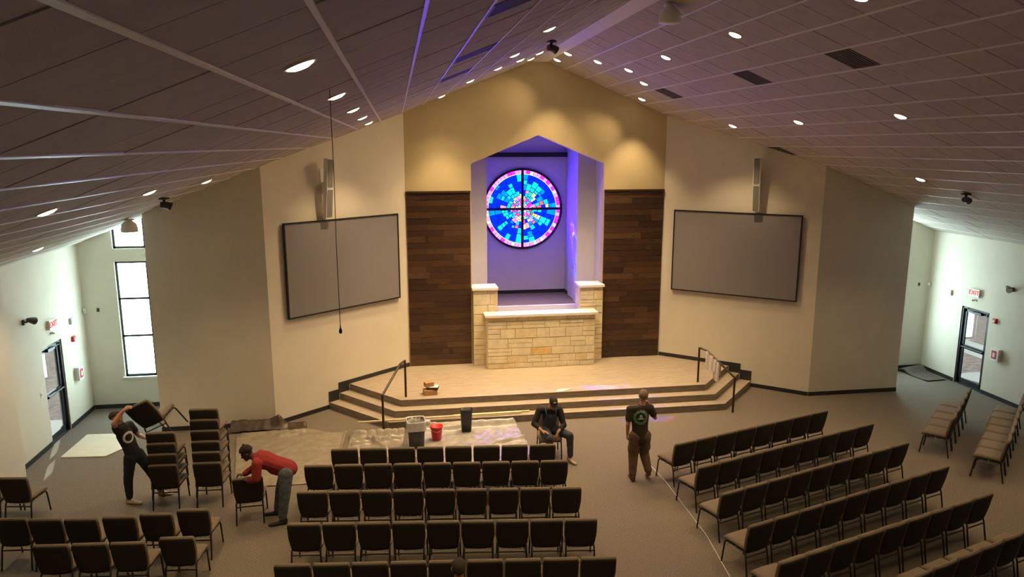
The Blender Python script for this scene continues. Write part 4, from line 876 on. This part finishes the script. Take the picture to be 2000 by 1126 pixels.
def shoe(P, heel, toe, mat_, o, upv=V(0, 0, 1)):
    heel, toe = Vector(heel), Vector(toe); d = (toe - heel).normalized(); lat = d.cross(upv).normalized(); u = lat.cross(d)
    b = Blob(); b.cap(heel + u * .03, .036, heel + d * .1 + u * .035, .040, lat, .9); b.cap(heel + d * .1 + u * .032, .042, toe - d * .03 + u * .024, .036, lat, .62); b.cap(heel + u * .05, .040, heel + u * .09 + d * .01, .042); b.cap(heel + u * .012, .034, toe - d * .03 + u * .012, .038, lat, .34)
    return b.build('shoe', mat_, P, .008, 3, origin=o)
def person(label, o, J, skin, top, legs, shoes, sleeve=.55, top_fit=1.0, leg_fit=1.0, hands=(), hat=None, hairm=None, hairkw={}, top_name='shirt', leg_name='trousers', facedir=V(0, 1, 0), headup=V(0, 0, 1), seat=False, top_long=.0, belly=0.0):
    o = Vector(o); P = empty('person', o); tag(P, label, 'person'); g = {k: Vector(v) for k, v in J.items()}
    f = g['f'].normalized()
    # ---- body
    b = Blob(); fr = head(b, g['head'], facedir, headup, g['neck'])
    spine = [g['pelvis'], (g['pelvis'] + g['chest']) / 2, g['chest'], (g['chest'] + g['neck']) / 2]; lat = (g['shoR'] - g['shoL']).normalized()
    b.chain(spine, [.125, .115, .135, .09], lat, .72); b.cap(g['shoL'], .058, g['shoR'], .058); b.cap(g['neck'], .058, g['chest'], .1)
    for s in 'LR':
        b.chain([g['sho' + s], g['elb' + s], g['wr' + s]], [.052, .042, .028]); b.chain([g['hip' + s], g['knee' + s], g['ank' + s]], [.085, .056, .040])
    for h in hands: hand(b, *h)
    b.build('body', skin, P, .0085, 4, origin=o)
    # ---- top
    t = Blob(); k = top_fit
    t.chain([g['pelvis'] + (g['pelvis'] - g['chest']).normalized() * top_long, (g['pelvis'] + g['chest']) / 2, g['chest'], (g['chest'] * .55 + g['neck'] * .45)], [.150 * k, .142 * k, .160 * k, .115 * k], lat, .76)
    if belly: t.ell((g['pelvis'] * .55 + g['chest'] * .45) + g['bellydir'] * .06, lat * .15, g['bellydir'].normalized() * belly, (g['chest'] - g['pelvis']).normalized() * .2)
    t.cap(g['shoL'], .072 * k, g['shoR'], .072 * k); t.cap(g['shoL'] * .5 + g['shoR'] * .5, .085, g['neck'] + (g['chest'] - g['neck']) * .12, .068)
    for s in 'LR':
        if sleeve <= 1: t.cap(g['sho' + s], .072 * k, g['sho' + s].lerp(g['elb' + s], sleeve), .064 * k)
        else: t.chain([g['sho' + s], g['elb' + s], g['elb' + s].lerp(g['wr' + s], sleeve - 1)], [.072 * k, .062 * k, .046 * k])
    t.build(top_name, top, P, .011, 4, .006, 3, o)
    # ---- trousers
    q = Blob(); kk = leg_fit
    q.chain([g['pelvis'] + (g['chest'] - g['pelvis']) * .16, g['pelvis']], [.138, .142], lat, .78)
    for s in 'LR':
        q.cap(g['pelvis'] * .55 + g['hip' + s] * .45, .118, g['hip' + s].lerp(g['knee' + s], .25), .100 * kk); q.chain([g['hip' + s], g['knee' + s], g['knee' + s].lerp(g['ank' + s], .90)], [.104 * kk, .078 * kk, .060 * kk])
    q.build(leg_name, legs, P, .011, 4, .006, 5, o)
    for s in 'LR': shoe(P, g['heel' + s], g['toe' + s], shoes, o)
    if hairm: hair_cap(P, 'hair', hairm, g['head'], fr, o, **hairkw)
    face_bits(P, g['head'], fr, o)
    return P, g, fr, o
Z = V(0, 0, 1)
# man carrying a chair
P1, g1, fr1, o1 = person('man in black shirt and dark jeans lifting a chair over the stack', (-8.35, 12.98, 0),
    dict(f=(.95, -.3, 0), head=(-8.53, 12.99, 1.60), neck=(-8.49, 13.0, 1.47), chest=(-8.43, 13.0, 1.27), pelvis=(-8.33, 13.02, .90), shoR=(-8.47, 12.82, 1.41), shoL=(-8.40, 13.17, 1.38),
         elbR=(-8.46, 12.66, 1.60), wrR=(-8.31, 12.73, 1.80), elbL=(-8.28, 13.22, 1.16), wrL=(-8.10, 13.05, 1.16), hipR=(-8.36, 12.93, .86), hipL=(-8.28, 13.11, .86), kneeR=(-8.42, 12.92, .47), ankR=(-8.44, 12.95, .10), kneeL=(-8.08, 13.10, .48), ankL=(-7.99, 13.2, .10),
         heelR=(-8.48, 12.96, .005), toeR=(-8.23, 12.90, .005), heelL=(-8.03, 13.22, .005), toeL=(-7.79, 13.18, .005)),
    'skin', 'tee_black', 'jeans_dark', 'shoe_white', .5, 1.04, 1.0, hands=[(V(-8.31, 12.73, 1.80), V(.75, .02, .45), V(.35, .6, -.7), 1, .7), (V(-8.10, 13.05, 1.16), V(.9, -.3, .25), V(0, 0, 1), 1, .5)], hairm='hair_dark', hairkw=dict(thr=.05), facedir=V(.9, -.1, .25))
# man in red sweater bending over a chair
P2, g2, fr2, o2 = person('man in red sweater and jeans bending down to grip a chair', (-5.78, 11.98, 0),
    dict(f=(-1, 0, 0), head=(-6.21, 11.98, 1.21), neck=(-6.10, 11.97, 1.15), chest=(-5.93, 11.97, 1.08), pelvis=(-5.58, 11.97, .92), shoR=(-6.02, 12.16, 1.10), shoL=(-6.02, 11.78, 1.10), elbL=(-6.03, 11.72, .88), wrL=(-6.16, 11.80, .905 - .10), elbR=(-6.08, 12.2, .90), wrR=(-6.28, 12.02, .90 - .07),
         hipR=(-5.59, 12.08, .87), hipL=(-5.59, 11.86, .87), kneeL=(-5.62, 11.82, .49), ankL=(-5.68, 11.80, .09), kneeR=(-5.72, 12.11, .48), ankR=(-5.80, 12.14, .09), heelL=(-5.63, 11.80, .005), toeL=(-5.89, 11.74, .005), heelR=(-5.76, 12.14, .005), toeR=(-6.02, 12.14, .005), bellydir=(-.3, 0, -1)),
    'skin_dark', 'red_knit', 'jeans', 'shoe_dark', 1.92, 1.2, 1.22, hands=[(V(-6.16, 11.80, .905 - .10), V(-.45, .12, .15), V(0, .2, -1), -1, .9), (V(-6.28, 12.02, .83), V(-.5, -.25, .1), V(0, -.2, -1), 1, .9)], top_name='sweater', leg_name='jeans', facedir=V(-.85, -.1, -.45), headup=V(-.35, 0, .9), belly=.12)
hair_cap(P2, 'beanie', 'beanie', g2['head'], fr2, o2, thr=-.05, k=1.16, lift=.02, fw=-.25)
q = Blob(); u_ = fr2[1]; q.cap(g2['head'] + u_ * .11 - fr2[0] * .02, .055, g2['head'] + u_ * .155 - fr2[0] * .035, .022); q.build('beanie_peak', 'beanie', P2, .009, 3, origin=o2)
# seated man in overalls
P3, g3, fr3, o3 = person('seated man in dark overalls and a black cap on a chair before the steps', (-.72, 13.8, 0),
    dict(f=(0, -1, 0), head=(-.665, 13.74, 1.14), neck=(-.70, 13.82, 1.02), chest=(-.71, 13.88, .84), pelvis=(-.72, 13.90, .56), shoR=(-.92, 13.86, .97), shoL=(-.51, 13.86, .96), elbR=(-1.05, 13.76, .73), wrR=(-.93, 13.54, .66), elbL=(-.45, 13.72, .68), wrL=(-.62, 13.52, .61),
         hipR=(-.82, 13.86, .545), hipL=(-.62, 13.86, .545), kneeR=(-.80, 13.44, .53), ankR=(-.78, 13.44, .10), kneeL=(-.37, 13.52, .53), ankL=(-.36, 13.48, .10), heelR=(-.78, 13.49, .005), toeR=(-.80, 13.23, .005), heelL=(-.39, 13.52, .005), toeL=(-.29, 13.28, .005)),
    'skin_tan', 'shirt_black', 'denim', 'shoe_tan', 1.55, 1.0, 1.0, hands=[(V(-.93, 13.54, .66), V(.75, -.5, -.12), V(0, -.1, -1), -1, .4), (V(-.62, 13.52, .61), V(-.3, -.45, -.75), V(-.4, .5, -.2), 1, .6)], leg_name='overalls', facedir=V(.05, -.85, -.42), headup=V(0, -.3, .95))
hair_cap(P3, 'baseball_cap', 'cap_black', g3['head'], fr3, o3, thr=.12, k=1.13, lift=.012, fw=.12)
fa, u_, la = fr3; c_ = g3['head'] - o3
mb = MB(); mb.grid(lambda u, v: tuple(c_ + u_ * (.062 - .02 * v - .03 * (2 * u - 1) ** 2) + la * ((2 * u - 1) * .072 * (1 - .25 * v * v)) + fa * (.085 + .075 * v * (1 - .45 * (2 * u - 1) ** 2) - .03 * (2 * u - 1) ** 2)), 10, 5); br = mb.build('cap_brim', 'cap_black', P3); br.modifiers.new('t', 'SOLIDIFY').thickness = .005
q = Blob(); q.ell(c_ + u_ * .10 + fa * .082, la * .034, fa * .012, u_ * .02, 12); q.mb.build('cap_badge', 'cap_gold', P3, fix=False)
q = Blob(); ch, pe = g3['chest'], g3['pelvis']; q.cap(pe + V(0, -.04, .06), .142, ch + V(0, -.045, -.03), .125, V(1, 0, 0), .82); bib = q.build('overall_bib', 'denim', P3, .011, 4, .004, 2, o3)
for s in (-1, 1):
    mb = MB(); mb.tube([ch - o3 + V(s * .085, -.165, .04), ch - o3 + V(s * .10, -.145, .12), ch - o3 + V(s * .105, -.06, .195), ch - o3 + V(s * .09, .06, .17), ch - o3 + V(s * .05, .13, .02)], .017, 8, flat=.4); mb.build('overall_strap', 'denim', P3)
# walking man seen from behind
P4, g4, fr4, o4 = person('walking man in brown shirt with round green back print and cargo trousers', (.72, 12.52, 0),
    dict(f=(0, 1, 0), head=(.79, 12.55, 1.62), neck=(.765, 12.52, 1.47), chest=(.72, 12.52, 1.26), pelvis=(.73, 12.50, .90), shoL=(.525, 12.50, 1.40), shoR=(.915, 12.52, 1.40), elbL=(.48, 12.47, 1.12), wrL=(.50, 12.55, .90), elbR=(1.06, 12.64, 1.16), wrR=(.945, 12.72, 1.36),
         hipL=(.64, 12.50, .87), hipR=(.82, 12.50, .87), kneeL=(.62, 12.53, .47), ankL=(.60, 12.47, .09), kneeR=(.85, 12.60, .50), ankR=(.90, 12.44, .17), heelL=(.60, 12.42, .005), toeL=(.60, 12.68, .005), heelR=(.90, 12.40, .10), toeR=(.93, 12.62, .005)),
    'skin', 'tee_brown', 'cargo', 'shoe_brown', .62, 1.10, 1.22, hands=[(V(.50, 12.55, .90), V(.05, .15, -1), V(1, .2, 0), 1, .6), (V(.945, 12.72, 1.36), V(-.25, .15, .9), V(-.6, -.3, .1), 1, 1.0)], hairm='hair_grey', hairkw=dict(thr=-.12, k=1.17, lift=.012, fw=-.4), facedir=V(.55, .85, -.05), top_long=.06)
for s in 'LR':
    b = Blob(); c = g4['hip' + s].lerp(g4['knee' + s], .62) + V(-.1 if s == 'L' else .1, 0, 0); b.ell(c, V(.018, 0, 0), V(0, .065, 0), V(0, 0, .09)); b.build('cargo_pocket', 'cargo', P4, .01, 2, origin=o4)
# round prints laid onto the shirts
def shirt_print(P, o, shirt_name, centre, nrm, rad, ring_m, inner_m, text, textm, glyph=True):
    sh = [c for c in P.children if c.name.startswith(shirt_name)][0]; me = sh.data
    tree = BVHTree.FromPolygons([v.co for v in me.vertices], [tuple(p.vertices) for p in me.polygons]); nrm = nrm.normalized(); rt = Z.cross(nrm).normalized(); u_ = nrm.cross(rt); c = Vector(centre) - o
    def proj(x, y, off):
        p = c + rt * x + u_ * y + nrm * .4; h, n_, i, d_ = tree.ray_cast(p, -nrm); return (h if h else c + rt * x + u_ * y) + nrm * off
    def disc(r0, r1, off, name, m_, seg=40, rings=4):
        mb = MB(); vs_ = [proj((r0 + (r1 - r0) * j / rings) * math.cos(2 * math.pi * k / seg), (r0 + (r1 - r0) * j / rings) * math.sin(2 * math.pi * k / seg), off) for j in range(rings + 1) for k in range(seg)]
        mb.add(vs_, [(j * seg + k, j * seg + (k + 1) % seg, (j + 1) * seg + (k + 1) % seg, (j + 1) * seg + k) for j in range(rings) for k in range(seg)]); return mb.build(name, m_, sh, fix=False)
    def blob(pts, off, name, m_):
        mb = MB(); mb.add([proj(x, y, off) for x, y in pts], [tuple(range(len(pts)))]); return mb.build(name, m_, sh, fix=False)
    disc(rad * .64, rad, .004, 'print_ring', ring_m)
    if inner_m: disc(.002, rad * .60, .004, 'print_centre', inner_m)
    if glyph:
        rr = rad
        blob([(-.30 * rr, -.36 * rr), (-.16 * rr, .02 * rr), (-.2 * rr, .2 * rr), (0, .42 * rr), (.2 * rr, .2 * rr), (.16 * rr, .02 * rr), (.30 * rr, -.36 * rr), (.0, -.2 * rr)], .007, 'print_figure', textm)
        for s in (-1, 1): blob([(s * .18 * rr, -.05 * rr), (s * .48 * rr, -.12 * rr), (s * .46 * rr, -.24 * rr), (s * .2 * rr, -.16 * rr)], .007, 'print_figure', textm)
    if text:
        n = len(text)
        for i, ch_ in enumerate(text):
            cu = bpy.data.curves.new('t', 'FONT'); cu.body = ch_; cu.size = rad * .5; cu.align_x = 'CENTER'; cu.align_y = 'CENTER'; to = bpy.data.objects.new('t', cu); col.objects.link(to); bpy.context.view_layer.update()
            m0 = bpy.data.meshes.new_from_object(to.evaluated_get(bpy.context.evaluated_depsgraph_get())); bpy.data.objects.remove(to); a_ = math.pi / 2 - (i - (n - 1) / 2) * .36
            for v in m0.vertices:
                x, y = v.co.x, v.co.y; rr = rad * .82 + y; aa = a_ - x / (rad * .82); v.co = proj(rr * math.cos(aa), rr * math.sin(aa), .007)
            m0.materials.clear(); m0.materials.append(M[textm]); link('print_letter', m0, sh)
shirt_print(P4, o4, 'shirt', (.70, 12.40, 1.27), V(0, -1, .05), .14, 'print_green', 'tee_black', 'GUNS', 'print_pale')
shirt_print(P1, o1, 'shirt', g1['chest'] + V(.1, -.1, -.02), V(.55, -.8, .0), .10, 'print_white', None, '', 'print_white', False)
# man standing behind the fifth row: only his head shows above the frame edge
P5, g5, fr5, o5 = person('balding man standing behind the last centre row', (-3.08, 7.45, 0),
    dict(f=(0, 1, 0), head=(-3.08, 7.45, 1.60), neck=(-3.08, 7.43, 1.46), chest=(-3.08, 7.43, 1.26), pelvis=(-3.08, 7.43, .9), shoL=(-3.28, 7.43, 1.39), shoR=(-2.88, 7.43, 1.39), elbL=(-3.34, 7.39, 1.1), wrL=(-3.32, 7.47, .86), elbR=(-2.82, 7.39, 1.1), wrR=(-2.84, 7.47, .86),
         hipL=(-3.17, 7.43, .87), hipR=(-2.99, 7.43, .87), kneeL=(-3.17, 7.45, .48), ankL=(-3.18, 7.41, .09), kneeR=(-2.99, 7.45, .48), ankR=(-2.98, 7.41, .09), heelL=(-3.18, 7.36, .005), toeL=(-3.20, 7.62, .005), heelR=(-2.98, 7.36, .005), toeR=(-2.96, 7.62, .005)),
    'skin_tan', 'tee_black', 'jeans_dark', 'shoe_dark', .6, 1.0, 1.0, hands=[(V(-3.32, 7.47, .86), V(0, .1, -1), V(1, 0, 0), 1, .5), (V(-2.84, 7.47, .86), V(0, .1, -1), V(-1, 0, 0), -1, .5)], hairm='hair_dark', hairkw=dict(thr=.0, k=1.05, fw=-1.2), facedir=V(0, 1, -.1))
